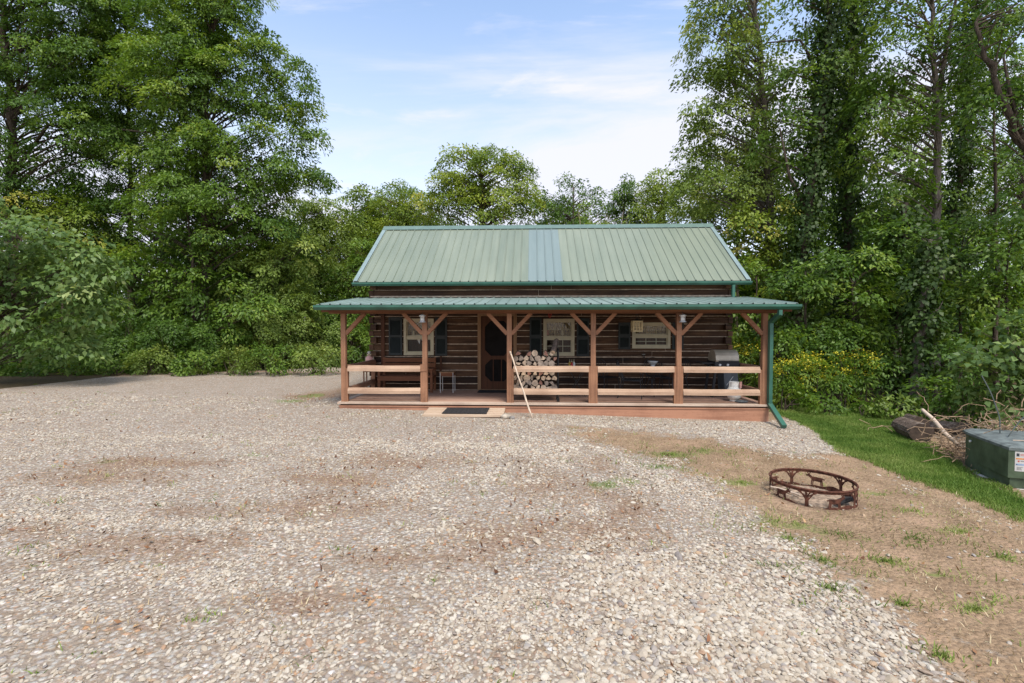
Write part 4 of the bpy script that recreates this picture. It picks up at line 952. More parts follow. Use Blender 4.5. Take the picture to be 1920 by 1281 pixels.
def ground_mat():
    m = NT('ground'); p = m.pos()
    lw = m.attr('lawn').outputs['Fac']; dt = m.attr('dirt').outputs['Fac']; bd = m.attr('bed').outputs['Fac']; lt = m.attr('litter').outputs['Fac']; gr = m.attr('green').outputs['Fac']; fo = m.attr('forest').outputs['Fac']
    n1 = m.math('SUBTRACT', m.noise(p, 2.2, 5, .65), .5); n2 = m.math('SUBTRACT', m.noise(p, 14, 4, .7), .5); n3 = m.noise(p, 60, 3, .7)
    wob = m.math('ADD', m.math('MULTIPLY', n1, 1.3), m.math('MULTIPLY', n2, .7))
    # gravel: two sizes of stones with soil between
    def stones(scale):
        v = m.n('ShaderNodeTexVoronoi'); m.set(v.inputs['Vector'], p); v.inputs['Scale'].default_value = scale; v.inputs['Randomness'].default_value = 1
        sep = m.n('ShaderNodeSeparateColor'); m.set(sep.inputs[0], v.outputs['Color'])
        c = m.ramp(sep.outputs[0], [(0, (.43, .405, .355, 1)), (.3, (.31, .27, .215, 1)), (.5, (.46, .435, .385, 1)), (.66, (.26, .205, .15, 1)), (.76, (.38, .335, .275, 1)), (.88, (.30, .27, .25, 1)), (.95, (.48, .27, .14, 1)), (1, (.70, .66, .60, 1))])
        return c, v.outputs['Distance'], sep.outputs[1]
    c1, d1, r1 = stones(26); c2, d2, r2 = stones(52)
    pick = m.smooth(r1, .45, .55)
    gcol = m.mix(pick, c1, c2)
    soil = m.ramp(n3, [(.3, (.12, .08, .05, 1)), (.7, (.30, .215, .145, 1))])
    gap = m.smooth(m.math('ADD', m.math('MULTIPLY', d1, 1.1), m.math('MULTIPLY', n2, .5)), .36, .62)
    gcol = m.mix(m.math('MULTIPLY', gap, .65), gcol, soil)
    worn = m.smooth(m.math('ADD', m.math('MULTIPLY', n1, 1.0), m.math('MULTIPLY', n2, .9)), .02, .36)
    gcol = m.mix(m.math('MULTIPLY', worn, .75), gcol, soil)
    # leaf litter
    litc = m.ramp(m.noise(p, 45, 3, .75), [(.3, (.115, .066, .043, 1)), (.5, (.225, .142, .092, 1)), (.7, (.41, .305, .21, 1))])
    lf = m.smooth(m.math('ADD', m.math('ADD', lt, m.math('MULTIPLY', n1, .8)), m.math('MULTIPLY', n2, 1.7)), .12, .85)
    gcol = m.mix(m.math('MULTIPLY', lf, .8), gcol, litc)
    # bare soil with straw
    st = m.noise(p, 34, 5, .8, .3)
    dcol = m.ramp(m.math('ADD', m.math('MULTIPLY', st, .7), m.math('MULTIPLY', n1, .35)), [(.22, (.16, .105, .062, 1)), (.36, (.27, .185, .113, 1)), (.50, (.37, .265, .165, 1)), (.70, (.52, .41, .26, 1))])
    dcol = m.mix(m.smooth(m.math('ADD', n1, m.math('MULTIPLY', n2, .4)), -.02, .22), dcol, (.34, .225, .145, 1))
    df = m.smooth(m.math('ADD', dt, m.math('MULTIPLY', wob, 1.7)), -.2, .3)
    col = m.mix(df, gcol, dcol)
    col = m.mix(m.smooth(m.math('ADD', bd, m.math('MULTIPLY', wob, .35)), -.02, .10), col, m.mix(m.math('MULTIPLY', gap, .5), c2, soil))
    gn = m.ramp(m.noise(p, 40, 4, .7), [(.3, (.055, .105, .016, 1)), (.7, (.16, .235, .045, 1))])
    col = m.mix(m.math('MULTIPLY', m.smooth(m.math('ADD', gr, m.math('MULTIPLY', wob, 1.6)), .25, .75), .6), col, gn)
    lc = m.ramp(m.noise(p, 30, 4, .7), [(.3, (.055, .115, .014, 1)), (.7, (.14, .22, .035, 1))])
    col = m.mix(m.smooth(m.math('ADD', lw, m.math('MULTIPLY', wob, .45)), -.08, .14), col, lc)
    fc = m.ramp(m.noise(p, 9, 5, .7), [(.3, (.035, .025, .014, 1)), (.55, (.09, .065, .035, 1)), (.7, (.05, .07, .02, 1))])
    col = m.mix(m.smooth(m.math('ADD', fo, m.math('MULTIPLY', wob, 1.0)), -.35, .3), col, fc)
    sc = m.attr('scorch').outputs['Fac']
    col = m.mix(m.math('MULTIPLY', m.smooth(m.math('ADD', sc, m.math('MULTIPLY', wob, .5)), .1, .8), .6), col, (.085, .06, .045, 1))
    m.set(m.b.inputs['Base Color'], col); m.b.inputs['Roughness'].default_value = .95; m.b.inputs['Specular IOR Level'].default_value = .12
    h = m.math('SUBTRACT', m.math('MULTIPLY', n2, .8), m.math('MULTIPLY', d1, .9))
    h = m.math('ADD', h, m.math('MULTIPLY', n3, .4))
    m.set(m.b.inputs['Normal'], m.bump(h, .75, .03)); return m.mat
M['ground'] = ground_mat()
V = np.stack([X.ravel(), Y.ravel(), Z.ravel()], -1)
gme = npmesh('ground', V, q, M['ground'], dict(lawn=np.clip(LW, -5, 5).ravel(), dirt=np.clip(DT, -5, 5).ravel(), bed=np.clip(BD, -5, 5).ravel(), litter=np.clip(LT, -2, 2).ravel(), green=np.clip(GR, -2, 2).ravel(), forest=np.clip(FO, -5, 5).ravel(), scorch=np.clip(1.25-np.abs(np.hypot(X-g.x, Y-g.y)/.45-.55)*1.5, -1, 1).ravel()), smooth=True)
go = npobj('ground', gme); tag(go, 'gravel yard with bare dirt, straw and lawn', 'ground', kind='structure')
def gz(x, y):
    z = np.interp(x, GX, GZ)+fbm(x, y, 1.3, 5)*.05+fbm(x, y, 5, 9)*.016
    pr = (x > DX0-.6) & (x < DX1+.6) & (y > 9.7) & (y < 18.5)
    return np.where(pr, np.interp(x, GX, GZ)-.005, z)
def wedge(n, y0, y1, pw=1.0, mg=.35):
    y = y0+(y1-y0)*RNG.random(n)**pw
    # uniform in area: width grows with distance
    keep = RNG.random(n) < (y+1)/(y1+1); y = y[keep]; h = y*1.12+mg
    x = (RNG.random(len(y))*2-1)*h-y*.041
    return x, y
# ------------------------------------------------------------------ loose gravel stones: one object, geometry nodes on a point cloud
def instancer(name, pts, scl, rot, tone, mat, label, cat, seed, rough=.22):
    me = bpy.data.meshes.new(name); me.vertices.add(len(pts)); me.vertices.foreach_set('co', np.ascontiguousarray(pts, np.float32).ravel())
    for nm, arr, ty, key in (('scl', scl, 'FLOAT_VECTOR', 'vector'), ('rot', rot, 'FLOAT_VECTOR', 'vector'), ('tone', tone, 'FLOAT', 'value')):
        a = me.attributes.new(nm, ty, 'POINT'); a.data.foreach_set(key, np.ascontiguousarray(arr, np.float32).ravel())
    me.materials.append(mat); o = npobj(name, me); ng = bpy.data.node_groups.new(name, 'GeometryNodeTree')
    ng.interface.new_socket('Geometry', in_out='INPUT', socket_type='NodeSocketGeometry'); ng.interface.new_socket('Geometry', in_out='OUTPUT', socket_type='NodeSocketGeometry')
    N = ng.nodes.new; L = ng.links.new
    gi, gout = N('NodeGroupInput'), N('NodeGroupOutput'); ico = N('GeometryNodeMeshIcoSphere'); ico.inputs['Radius'].default_value = 1; ico.inputs['Subdivisions'].default_value = 2
    sp = N('GeometryNodeSetPosition'); nz = N('ShaderNodeTexNoise'); nz.inputs['Scale'].default_value = 1.1; nz.noise_dimensions = '4D'; nz.inputs['W'].default_value = seed
    sub = N('ShaderNodeVectorMath'); sub.operation = 'SUBTRACT'; sub.inputs[1].default_value = (.5, .5, .5)
    sc = N('ShaderNodeVectorMath'); sc.operation = 'SCALE'; sc.inputs['Scale'].default_value = rough*6
    L(nz.outputs['Color'], sub.inputs[0]); L(sub.outputs[0], sc.inputs[0]); L(ico.outputs['Mesh'], sp.inputs['Geometry']); L(sc.outputs[0], sp.inputs['Offset'])
    sm = N('GeometryNodeSetMaterial'); sm.inputs['Material'].default_value = mat; L(sp.outputs[0], sm.inputs['Geometry'])
    ip = N('GeometryNodeInstanceOnPoints'); L(gi.outputs[0], ip.inputs['Points']); L(sm.outputs[0], ip.inputs['Instance'])
    for nm, sock in (('scl', 'Scale'), ('rot', 'Rotation')):
        na = N('GeometryNodeInputNamedAttribute'); na.data_type = 'FLOAT_VECTOR'; na.inputs['Name'].default_value = nm; L(na.outputs['Attribute'], ip.inputs[sock])
    L(ip.outputs[0], gout.inputs[0]); md = o.modifiers.new('scatter', 'NODES'); md.node_group = ng
    return tag(o, label, cat, kind='stuff')
def stone_mat():
    m = NT('gravel stone'); t = m.attr('tone', 'INSTANCER').outputs['Fac']
    c = m.ramp(t, [(0, (.53, .495, .415, 1)), (.28, (.34, .285, .21, 1)), (.44, (.51, .475, .40, 1)), (.58, (.25, .20, .145, 1)), (.70, (.41, .36, .29, 1)), (.80, (.25, .245, .24, 1)), (.89, (.39, .265, .16, 1)), (.95, (.15, .155, .17, 1)), (1, (.34, .20, .12, 1))])
    n = m.noise(m.n('ShaderNodeTexCoord').outputs['Object'], 3, 3, .6)
    m.set(m.b.inputs['Base Color'], m.mix(m.math('MULTIPLY', n, .55), c, (.32, .235, .15, 1))); m.b.inputs['Roughness'].default_value = .8; m.b.inputs['Specular IOR Level'].default_value = .25
    return m.mat
M['stone'] = stone_mat()
px, py, ps = [], [], []
for n, y0, y1, s0, s1 in ((95000, 1.9, 4.6, .007, .021), (110000, 4.4, 8.0, .008, .019), (60000, 7.6, 12.5, .010, .020)):
    x, y = wedge(n, y0, y1)
    dt = np.maximum(sdf(DIRT, x, y), sdf(LAWN, x, y)+.7)+fbm(x, y, 2.2, 31)*1.5; lw = sdf(LAWN, x, y); bd = sdf(BED, x, y)+fbm(x, y, 3, 8)*.3; lt = litf(x, y)+.1
    pr = np.where(dt > .15, .006, np.where(dt > -.15, .25, 1.0))*np.where(lt > .25, .25, 1); pr *= np.where(fbm(x, y, .9, 44)+.6*fbm(x, y, 4, 45) > .06, .35, 1)*np.where(fbm(x, y, 1.7, 144) > .05, .5, 1)*np.where(x < -.6-.0*y, .72, 1)
    pr *= 1-.6*track(x, y); pr = np.where(bd > 0, 1, pr); pr = np.where(lw > -.02, 0, pr); pr = np.where((y > DY-.03) & (x > DX0-.05) & (x < DX1+.03), 0, pr)
    pr = np.where((y > 10.15) & (x > -2.2) & (x < -.2), 0, pr)
    pr = np.where(np.hypot(x-g.x, y-g.y) < .47, .05, pr)
    k = RNG.random(len(x)) < pr; x, y = x[k], y[k]; r = s0+(s1-s0)*RNG.random(len(x))**2.2
    big = fbm(x, y, .5, 77)+(x > -1)*.12; r *= np.where(big > .02, 1.08, .8); r = np.where(RNG.random(len(x)) < .012, r*1.7, r)
    px.append(x); py.append(y); ps.append(r)
px, py, ps = map(np.concatenate, (px, py, ps)); nS = len(px); print('stones', nS)
scl = np.stack([ps*RNG.uniform(.9, 1.5, nS), ps*RNG.uniform(.8, 1.1, nS), ps*RNG.uniform(.45, .8, nS)], -1)
instancer('gravel', np.stack([px, py, gz(px, py)+ps*RNG.uniform(.0, .4, nS)], -1), scl, np.stack([RNG.normal(0, .25, nS), RNG.normal(0, .25, nS), RNG.uniform(0, 6.28, nS)], -1), RNG.random(nS)**1.25, M['stone'], 'loose pale gravel stones covering the yard', 'gravel', 3)
# ------------------------------------------------------------------ grass, straw, fallen leaves
def blade_mat(name, stops, tr=.3):
    m = NT(name); c = m.ramp(m.attr('tint').outputs['Fac'], stops); m.set(m.b.inputs['Base Color'], c); m.b.inputs['Roughness'].default_value = .6; m.b.inputs['Specular IOR Level'].default_value = .25
    t = m.n('ShaderNodeBsdfTranslucent'); m.set(t.inputs[0], c); mx = m.n('ShaderNodeMixShader'); mx.inputs[0].default_value = tr; m.set(mx.inputs[1], m.b.outputs[0]); m.set(mx.inputs[2], t.outputs[0]); m.t.links.new(mx.outputs[0], m.out.inputs[0]); return m.mat
def blades(name, x, y, h, w, lean, mat, label, cat, zoff=0):
    n = len(x); a = RNG.uniform(0, 2*PI, n); z = gz(x, y)+zoff; b = RNG.uniform(0, 2*PI, n); dx, dy = np.cos(a)*w/2, np.sin(a)*w/2
    l = lean*RNG.uniform(.3, 1.2, n); tx, ty, tz = np.cos(b)*np.sin(l)*h, np.sin(b)*np.sin(l)*h, np.cos(l)*h
    P0 = np.stack([x-dx, y-dy, z], -1); P1 = np.stack([x+dx, y+dy, z], -1); m1 = np.stack([x+tx*.4, y+ty*.4, z+tz*.6+.0*h], -1); D = np.stack([dx, dy, 0*dx], -1)*.8; T = np.stack([x+tx, y+ty, z+np.maximum(tz, .004)], -1)
    V = np.stack([P0, P1, m1+D, T, m1-D], 1).reshape(-1, 3); i = np.arange(n)[:, None]*5
    Fq = np.concatenate([i+np.array([[0, 1, 2, 4]]), i+np.array([[4, 2, 3, 3]])], 0)
    F4 = i+np.array([[0, 1, 2, 4]]); me = bpy.data.meshes.new(name)
    Ft = np.concatenate([i+np.array([[0, 1, 2]]), i+np.array([[0, 2, 4]]), i+np.array([[4, 2, 3]])], 0)
    me = npmesh(name, V, Ft, mat, dict(tint=np.repeat(np.clip(RNG.normal(.5, .2, n)+1.1*fbm(x, y, 1.5, 88)+.5*fbm(x, y, 6, 89), 0, 1), 5))); return tag(npobj(name, me), label, cat, kind='stuff')
M['grass'] = blade_mat('lawn blade', [(0, (.075, .15, .018, 1)), (.5, (.155, .245, .038, 1)), (1, (.29, .34, .09, 1))])
M['weed'] = blade_mat('weed blade', [(0, (.10, .165, .025, 1)), (.5, (.20, .27, .05, 1)), (1, (.36, .38, .12, 1))])
M['straw'] = blade_mat('straw', [(0, (.16, .10, .05, 1)), (.5, (.36, .265, .14, 1)), (1, (.56, .46, .28, 1))], .15)
M['dryleaf'] = blade_mat('dry leaf', [(0, (.10, .045, .022, 1)), (.5, (.24, .11, .055, 1)), (1, (.42, .26, .13, 1))], .1)
lo, hi = LAWN.min(0), LAWN.max(0); x = RNG.uniform(lo[0], hi[0], 330000); y = RNG.uniform(lo[1], hi[1], 330000); k = sdf(LAWN, x, y)+fbm(x, y, 2, 3)*.45+fbm(x, y, 7, 5)*.35 > RNG.uniform(-.12, .12, len(x)); x, y = x[k], y[k]; print('lawn', len(x))
blades('lawn_grass', x, y, RNG.uniform(.035, .075, len(x))*(1+.5*fbm(x, y, 1.2, 6)), RNG.uniform(.005, .009, len(x)), .7, M['grass'], 'mown green lawn curving along the edge of the dirt', 'grass')
gx_, gy_ = [], []
for cx, cy, a, b in GRN:
    on = sdf(DIRT, np.array([cx]), np.array([cy]))[0] > -.4; sc_ = 1.45 if on else 1.1
    n = int((220+5600*a*b) if on else (40+900*a*b)); t = RNG.uniform(0, 2*PI, n); r = np.abs(RNG.normal(0, .8, n))*sc_; x = cx+a*r*np.cos(t); y = cy+b*r*np.sin(t); k = fbm(x, y, 4, 13)+.10 > RNG.uniform(0, .35, n); gx_.append(x[k]); gy_.append(y[k])
x, y = np.concatenate(gx_), np.concatenate(gy_)
# sparse weeds over the dirt and the gravel, in small tufts
tx, ty = wedge(1300, 2.2, 13); k = RNG.random(len(tx)) < np.where(sdf(DIRT, tx, ty) > -.3, .9, .28)*np.where(fbm(tx, ty, .7, 91) > 0, 1, .3); tx, ty = tx[k], ty[k]
rx_ = np.repeat(tx, 12)+RNG.normal(0, .05, len(tx)*12); ry_ = np.repeat(ty, 12)+RNG.normal(0, .05, len(tx)*12)
x, y = np.concatenate([x, rx_]), np.concatenate([y, ry_]); k = ~((y > DY-.05) & (x > DX0-.1) & (x < DX1+.05)) & ~((y > 10.15) & (x > -2.2) & (x < -.2)) & (sdf(LAWN, x, y) < 0); x, y = x[k], y[k]
blades('weed_grass', x, y, RNG.uniform(.02, .06, len(x))*np.where(RNG.random(len(x)) < .1, 1.8, 1), RNG.uniform(.005, .010, len(x)), 1.15, M['weed'], 'patchy green weeds growing through the dirt and gravel', 'weeds')
x, y = wedge(330000, 2.0, 12.5); dt = sdf(DIRT, x, y)+fbm(x, y, 1.6, 51)*1.2; lt = litf(x, y)
k = (RNG.random(len(x)) < np.where(dt > 0, .5*np.clip(.35+1.6*(fbm(x, y, 1.1, 61)+.25), .1, 1), np.where(lt > .2, .45, .05))) & (sdf(LAWN, x, y) < .06) & (sdf(BED, x, y) < .05) & ~((y > DY-.05) & (x < DX1+.1)) & ~((y > 10.15) & (x > -2.2) & (x < -.2)) & (np.hypot(x-g.x, y-g.y) > .42); x, y = x[k], y[k]; print('straw', len(x))
blades('dry_straw', x, y, RNG.uniform(.02, .07, len(x)), RNG.uniform(.004, .008, len(x)), 1.75, M['straw'], 'dry straw lying thinly over the bare dirt', 'straw', .004)
x, y = wedge(15000, 2.0, 13); lt = litf(x, y); k = (RNG.random(len(x)) < np.where(lt > .15, .75, .10)) & ~((y > DY-.05) & (x > DX0-.1) & (x < DX1+.1)) & (sdf(LAWN, x, y) < 0) & ~((y > 10.15) & (x > -2.2) & (x < -.2)); x, y = x[k], y[k]
blades('fallen_leaves', x, y, RNG.uniform(.025, .06, len(x)), RNG.uniform(.015, .035, len(x)), 1.6, M['dryleaf'], 'brown fallen leaves scattered over the gravel', 'leaves', .015)
# ------------------------------------------------------------------ vegetation
def leaf_mat(name, stops, tr=.34, rough=.5, spec=.3):
    m = NT(name); tint = m.attr('tint').outputs['Fac']; c = m.ramp(tint, stops)
    m.set(m.b.inputs['Base Color'], c); m.b.inputs['Roughness'].default_value = rough; m.b.inputs['Specular IOR Level'].default_value = spec
    t = m.n('ShaderNodeBsdfTranslucent'); m.set(t.inputs[0], m.mix(1.0, c, (1.5, 1.45, .8, 1), 'MULTIPLY'))
    mx = m.n('ShaderNodeMixShader'); mx.inputs[0].default_value = tr; m.set(mx.inputs[1], m.b.outputs[0]); m.set(mx.inputs[2], t.outputs[0])
    m.t.links.new(mx.outputs[0], m.out.inputs[0]); return m.mat
def st(a, b, c, d=None): return [(0, (*a, 1)), (.45, (*b, 1)), (.8, (*c, 1)), (1, (*(d or c), 1))]
M['lfD'] = leaf_mat('dark green leaves', st((0.042, 0.086, 0.013), (0.073, 0.144, 0.020), (0.134, 0.223, 0.033), (0.207, 0.288, 0.050)))
M['lfM'] = leaf_mat('mid green leaves', st((0.056, 0.113, 0.015), (0.106, 0.187, 0.022), (0.185, 0.274, 0.038), (0.281, 0.345, 0.063)))
M['lfL'] = leaf_mat('light green leaves', st((0.097, 0.151, 0.027), (0.171, 0.244, 0.045), (0.266, 0.339, 0.075), (0.370, 0.404, 0.112)))
M['lfY'] = leaf_mat('yellow green leaves', st((0.100, 0.161, 0.021), (0.186, 0.260, 0.029), (0.285, 0.341, 0.046), (0.397, 0.362, 0.072)))
M['lfB'] = leaf_mat('large pale leaves', st((0.066, 0.122, 0.032), (0.126, 0.202, 0.053), (0.207, 0.288, 0.087), (0.326, 0.389, 0.150)))
M['lfI'] = leaf_mat('ivy leaves', st((0.024, 0.053, 0.010), (0.044, 0.085, 0.013), (0.079, 0.129, 0.023), (0.118, 0.166, 0.042)))
M['flower'] = leaf_mat('yellow petals', st((.46, .40, .02), (.58, .50, .03), (.68, .60, .06)), .25)
def nrm(a): return a/np.maximum(np.linalg.norm(a, axis=-1, keepdims=True), 1e-9)
def leaves(name, P, D, Nn, Lg, Wd, tint, mat, parent, off):
    D = nrm(D); Nn = nrm(Nn-D*(Nn*D).sum(-1, keepdims=True)); Sd = np.cross(D, Nn); L_, W_ = Lg[:, None], Wd[:, None]
    v0 = P; v1 = P+D*L_*.42+Sd*W_*.5+Nn*W_*.16; v2 = P+D*L_-Nn*L_*.14; v3 = P+D*L_*.42-Sd*W_*.5+Nn*W_*.16
    V = np.stack([v0, v1, v2, v3], 1).reshape(-1, 3)-np.array(off)
    Fq = np.arange(len(P))[:, None]*4+np.array([[0, 1, 2, 3]])
    me = npmesh(name, V, Fq, mat, dict(tint=np.repeat(np.clip(tint, 0, 1), 4))); return npobj(name, me, parent)
UP = np.array([0, 0, 1.0])
def spray_leaves(rng, C, O, R, n_per, ll, lw, flat=.55, droop=.35, tvar=.21):
    m = len(C); k = np.maximum(3, (n_per*(R/R.mean())**2).astype(int)); idx = np.repeat(np.arange(m), k); n = len(idx)
    cn = nrm(UP*flat+O*.5+rng.normal(0, .2, (m, 3))); t1 = nrm(np.cross(cn, rng.normal(0, 1, (m, 3)))); t2 = np.cross(cn, t1)
    a = rng.uniform(0, 2*PI, n); r = R[idx]*np.sqrt(rng.random(n)); rad = t1[idx]*np.cos(a)[:, None]+t2[idx]*np.sin(a)[:, None]
    P = C[idx]+rad*r[:, None]+cn[idx]*(rng.normal(0, .17, n)*R[idx])[:, None]-UP*(droop*r*r/R[idx])[:, None]
    D = nrm(rad*.8+O[idx]*.5+np.array([0, 0, -.45])+rng.normal(0, .45, (n, 3))); Nn = nrm(cn[idx]+rng.normal(0, .42, (n, 3)))
    ct = rng.normal(0, tvar, m)
    return P, D, Nn, ll*rng.uniform(.65, 1.25, n), lw*rng.uniform(.65, 1.25, n), .42+ct[idx]+rng.normal(0, .13, n)
def crown_points(rng, ells, clr, dens):
    C, O, R = [], [], []
    for e in ells:
        cx, cy, cz, rx, ry, rz = e[:6]; dn = dens*(e[6] if len(e) > 6 else 1)
        n = max(4, int(dn*rx*rz/clr**2)); d = nrm(rng.normal(0, 1, (n, 3))); r = (.30+.70*rng.random(n)**.55)[:, None]
        C.append(np.array([cx, cy, cz])+d*r*np.array([rx, ry, rz])); O.append(nrm(d*np.array([1, 1, .6]))); R.append(clr*rng.uniform(.6, 1.35, n))
    return np.concatenate(C), np.concatenate(O), np.concatenate(R)
def px(Y, lst, dep=.8):
    out = []
    for e in lst:
        u, v, ru, rv = e[:4]; Yo = Y+(e[4] if len(e) > 4 else 0); c = at(u, v, Yo); k = Yo/F
        out.append((c.x, c.y, c.z, ru*k, max(ru, rv*.7)*k*dep, rv*k)+((e[5],) if len(e) > 5 else ()))
    return out
def pol(path, z):
    for a, b in zip(path[:-1], path[1:]):
        if a.z <= z <= b.z: return a.lerp(b, (z-a.z)/max(b.z-a.z, 1e-6))
    return path[0] if z < path[0].z else path[-1]
NTREE = [0]
def tree(name, lab, Y, crown, trunk, tr, mat, leaf=(.15, .07), clr=.55, dens=2.6, cov=.9, group=None, ivy=0, cat='tree', bk='bark', dep=.8, extra=(), nlimb=70, flat=.85, droop=.40, tvar=.23, yoff=0):
    """crown: ellipsoids read off at depth Y; trunk: list of points at depth Y, base first"""
    NTREE[0] += 1; rng = np.random.default_rng(100+NTREE[0]); rr = random.Random(NTREE[0])
    E = px(Y, crown, dep); tp = [at(u, v, Y+yoff) for u, v in trunk]; b = Vector((tp[0].x, tp[0].y, G(tp[0].x)-.05))
    path = [b]+[p for p in tp[1:] if p.z > b.z+.3]
    if len(path) < 2: path.append(b+Vector((0, 0, 1)))
    fine = []
    for p, q in zip(path[:-1], path[1:]):
        for i in range(5): fine.append(p.lerp(q, i/5)+Vector((rr.gauss(0, tr*.25), rr.gauss(0, tr*.25), 0)) if (i or p is not b) else p)
    fine.append(path[-1])
    root = thing(name, lab, cat, b, group=group)
    mb = MB(); n = len(fine); mb.tube(fine, [tr*(1.35 if i == 0 else 1)*(1-.72*i/(n-1)) for i in range(n)], 8)
    for ex in extra:
        q = [at(u, v, Y+yoff+.05) for u, v in ex[0]]; mb.tube(q, [ex[1]*(1-.6*i/(len(q)-1)) for i in range(len(q))], 6)
    C, O, R = crown_points(rng, E, clr, dens)
    ok = C[:, 2] > np.interp(C[:, 0], GX, GZ)+.15; C, O, R = C[ok], O[ok], R[ok]
    for i in rng.permutation(len(C))[:nlimb]:
        c = Vector(C[i]); hz = math.hypot(c.x-b.x, c.y-b.y); s = pol(fine, max(b.z+.4, min(fine[-1].z, c.z-hz*.45-.2)))
        if (c-s).length > 9: continue
        md = s.lerp(c, .5)+Vector((rr.gauss(0, .12), rr.gauss(0, .12), .12*hz*.4)); r0 = max(.012, tr*.22)
        mb.tube([s, s.lerp(md, .55)+Vector((0,0,.03*hz)), md, c], [r0, r0*.75, r0*.5, .007], 4, cap=False)
    mb.build('trunk', M[bk], root, smooth=True)
    npl = cov*PI*clr**2/(.6*leaf[0]*leaf[1])
    leaves('crown', *spray_leaves(rng, C, O, R, npl, *leaf, flat=flat, droop=droop, tvar=tvar), M[mat], root, root_loc(root))
    if ivy:
        top = b.z+(fine[-1].z-b.z)*.98; nI = int(ivy*(top-b.z)*330); z = b.z+(top-b.z)*rng.random(nI)
        ax = np.array([pol(fine, zz) for zz in z]); t = rng.uniform(0, 2*PI, nI); lump = .5+.9*vnoise(z*0+NTREE[0], z, .9, NTREE[0])+.4*vnoise(np.cos(t), z, 2.2, 3)
        rad = tr*.8+np.abs(rng.normal(0, .16, nI))*lump*ivy**.5+.05; dirs = np.stack([np.cos(t), np.sin(t), 0*t], -1)
        leaves('ivy', ax+dirs*rad[:, None], nrm(dirs*.5+np.array([0, 0, -.9])+rng.normal(0, .4, (nI, 3))), nrm(dirs+UP*.35+rng.normal(0, .35, (nI, 3))), .13*rng.uniform(.6, 1.3, nI), .11*rng.uniform(.6, 1.3, nI), .42+.25*(vnoise(np.cos(t)*2, z, 1.2, 5)-.5)+rng.normal(0, .15, nI), M['lfI'], root, root_loc(root))
    return root
def shrub(name, lab, u, v, ru, rv, Y, mat, leaf=(.11, .055), clr=.32, dens=3.2, cov=1.0, group=None, cat='shrub', flowers=0, ells=None, nst=9, dep=.8, flat=.45, upright=False):
    NTREE[0] += 1; rng = np.random.default_rng(100+NTREE[0]); rr = random.Random(NTREE[0]); E = px(Y, ells or [(u, v, ru, rv)], dep)
    cx = sum(e[0] for e in E)/len(E); cy = sum(e[1] for e in E)/len(E); b = Vector((cx, cy, G(cx)-.03)); root = thing(name, lab, cat, b, group=group)
    C, O, R = crown_points(rng, E, clr, dens); ok = C[:, 2] > b.z+.08; C, O, R = C[ok], O[ok], R[ok]
    mb = MB()
    for i in rng.permutation(len(C))[:nst*len(E)]:
        c = Vector(C[i]); s = b+Vector((rr.uniform(-.3, .3)*E[0][3], rr.uniform(-.3, .3)*E[0][4], -.02)) if not upright else Vector((c.x*.85+b.x*.15, c.y*.85+b.y*.15, b.z))
        md = s.lerp(c, .5)+Vector((rr.gauss(0, .06), rr.gauss(0, .06), .1)); mb.tube([s, md, c], [.018, .012, .006], 4, cap=False)
    mb.build('stem', M['bark'], root)
    npl = cov*PI*clr**2/(.6*leaf[0]*leaf[1]); leaves('foliage', *spray_leaves(rng, C, O, R, npl, *leaf, flat=flat), M[mat], root, root_loc(root))
    if flowers:
        top = np.argsort(-C[:, 2]+rng.normal(0, .22, len(C)))[:flowers]; Cf = C[top]+np.array([0, 0, .13]); n = 30; idx = np.repeat(np.arange(len(Cf)), n); Rf = .13
        P = Cf[idx]+rng.normal(0, 1, (len(idx), 3))*np.array([Rf*.8, Rf*.8, Rf*.35]); D = nrm(rng.normal(0, 1, (len(idx), 3))+UP*.3)
        leaves('blossom', P, D, nrm(UP+rng.normal(0, .5, D.shape)), .042*rng.uniform(.7, 1.3, len(idx)), .034*rng.uniform(.7, 1.3, len(idx)), rng.random(len(idx)), M['flower'], root, root_loc(root))
    return root

# --- woods on the left of the yard
tree('broadleaf_tree', 'tall full crowned green tree at the yard edge nearest the open sky', 20.5,
     [(420,-60,80,120),(420,50,80,95),(440,130,90,80),(395,200,120,110),(500,165,58,60),(455,300,120,70),(520,300,80,50),(385,370,140,80),(320,130,110,120),(440,420,130,60),(330,290,90,90),(535,235,35,45),(560,330,50,22,0,1.4),(510,90,36,30),(350,20,90,90),(578,165,24,13,0,1.6),(588,248,26,13,0,1.6),(602,326,26,11,0,1.6),(560,122,18,13,0,1.6),(570,205,22,10,0,1.6)],
     [(385,705),(386,560),(383,400),(384,180),(405,0),(415,-100)], .21, 'lfM', clr=.5, dens=2.9, cov=1.0, nlimb=130)
tree('broadleaf_tree', 'slim trunked tree just behind the tallest one, with thin reddish stem and gaps of sky', 22.0,
     [(240,-80,130,110),(235,60,90,90),(190,180,80,70),(290,220,70,90),(230,330,130,80),(150,90,60,80),(250,160,90,120),(300,60,80,90)], [(246,705),(246,500),(244,300),(240,120),(235,-100)], .14, 'lfM', clr=.5, dens=2.7, cov=.95, nlimb=110)
tree('broadleaf_tree', 'dark old tree with heavy limbs at the outer edge of the yard', 20.6,
     [(40,-60,150,120),(90,90,130,100),(-40,140,120,140),(110,250,120,90),(20,330,140,90),(150,20,80,90),(160,140,90,70),(180,240,80,60)], [(15,708),(20,500),(28,300),(15,100),(0,-80)], .25, 'lfD', clr=.52, dens=2.7, cov=.95, nlimb=120, extra=[([(22,330),(90,235),(200,240),(330,255)], .08),([(24,260),(35,150),(40,60)], .09)])
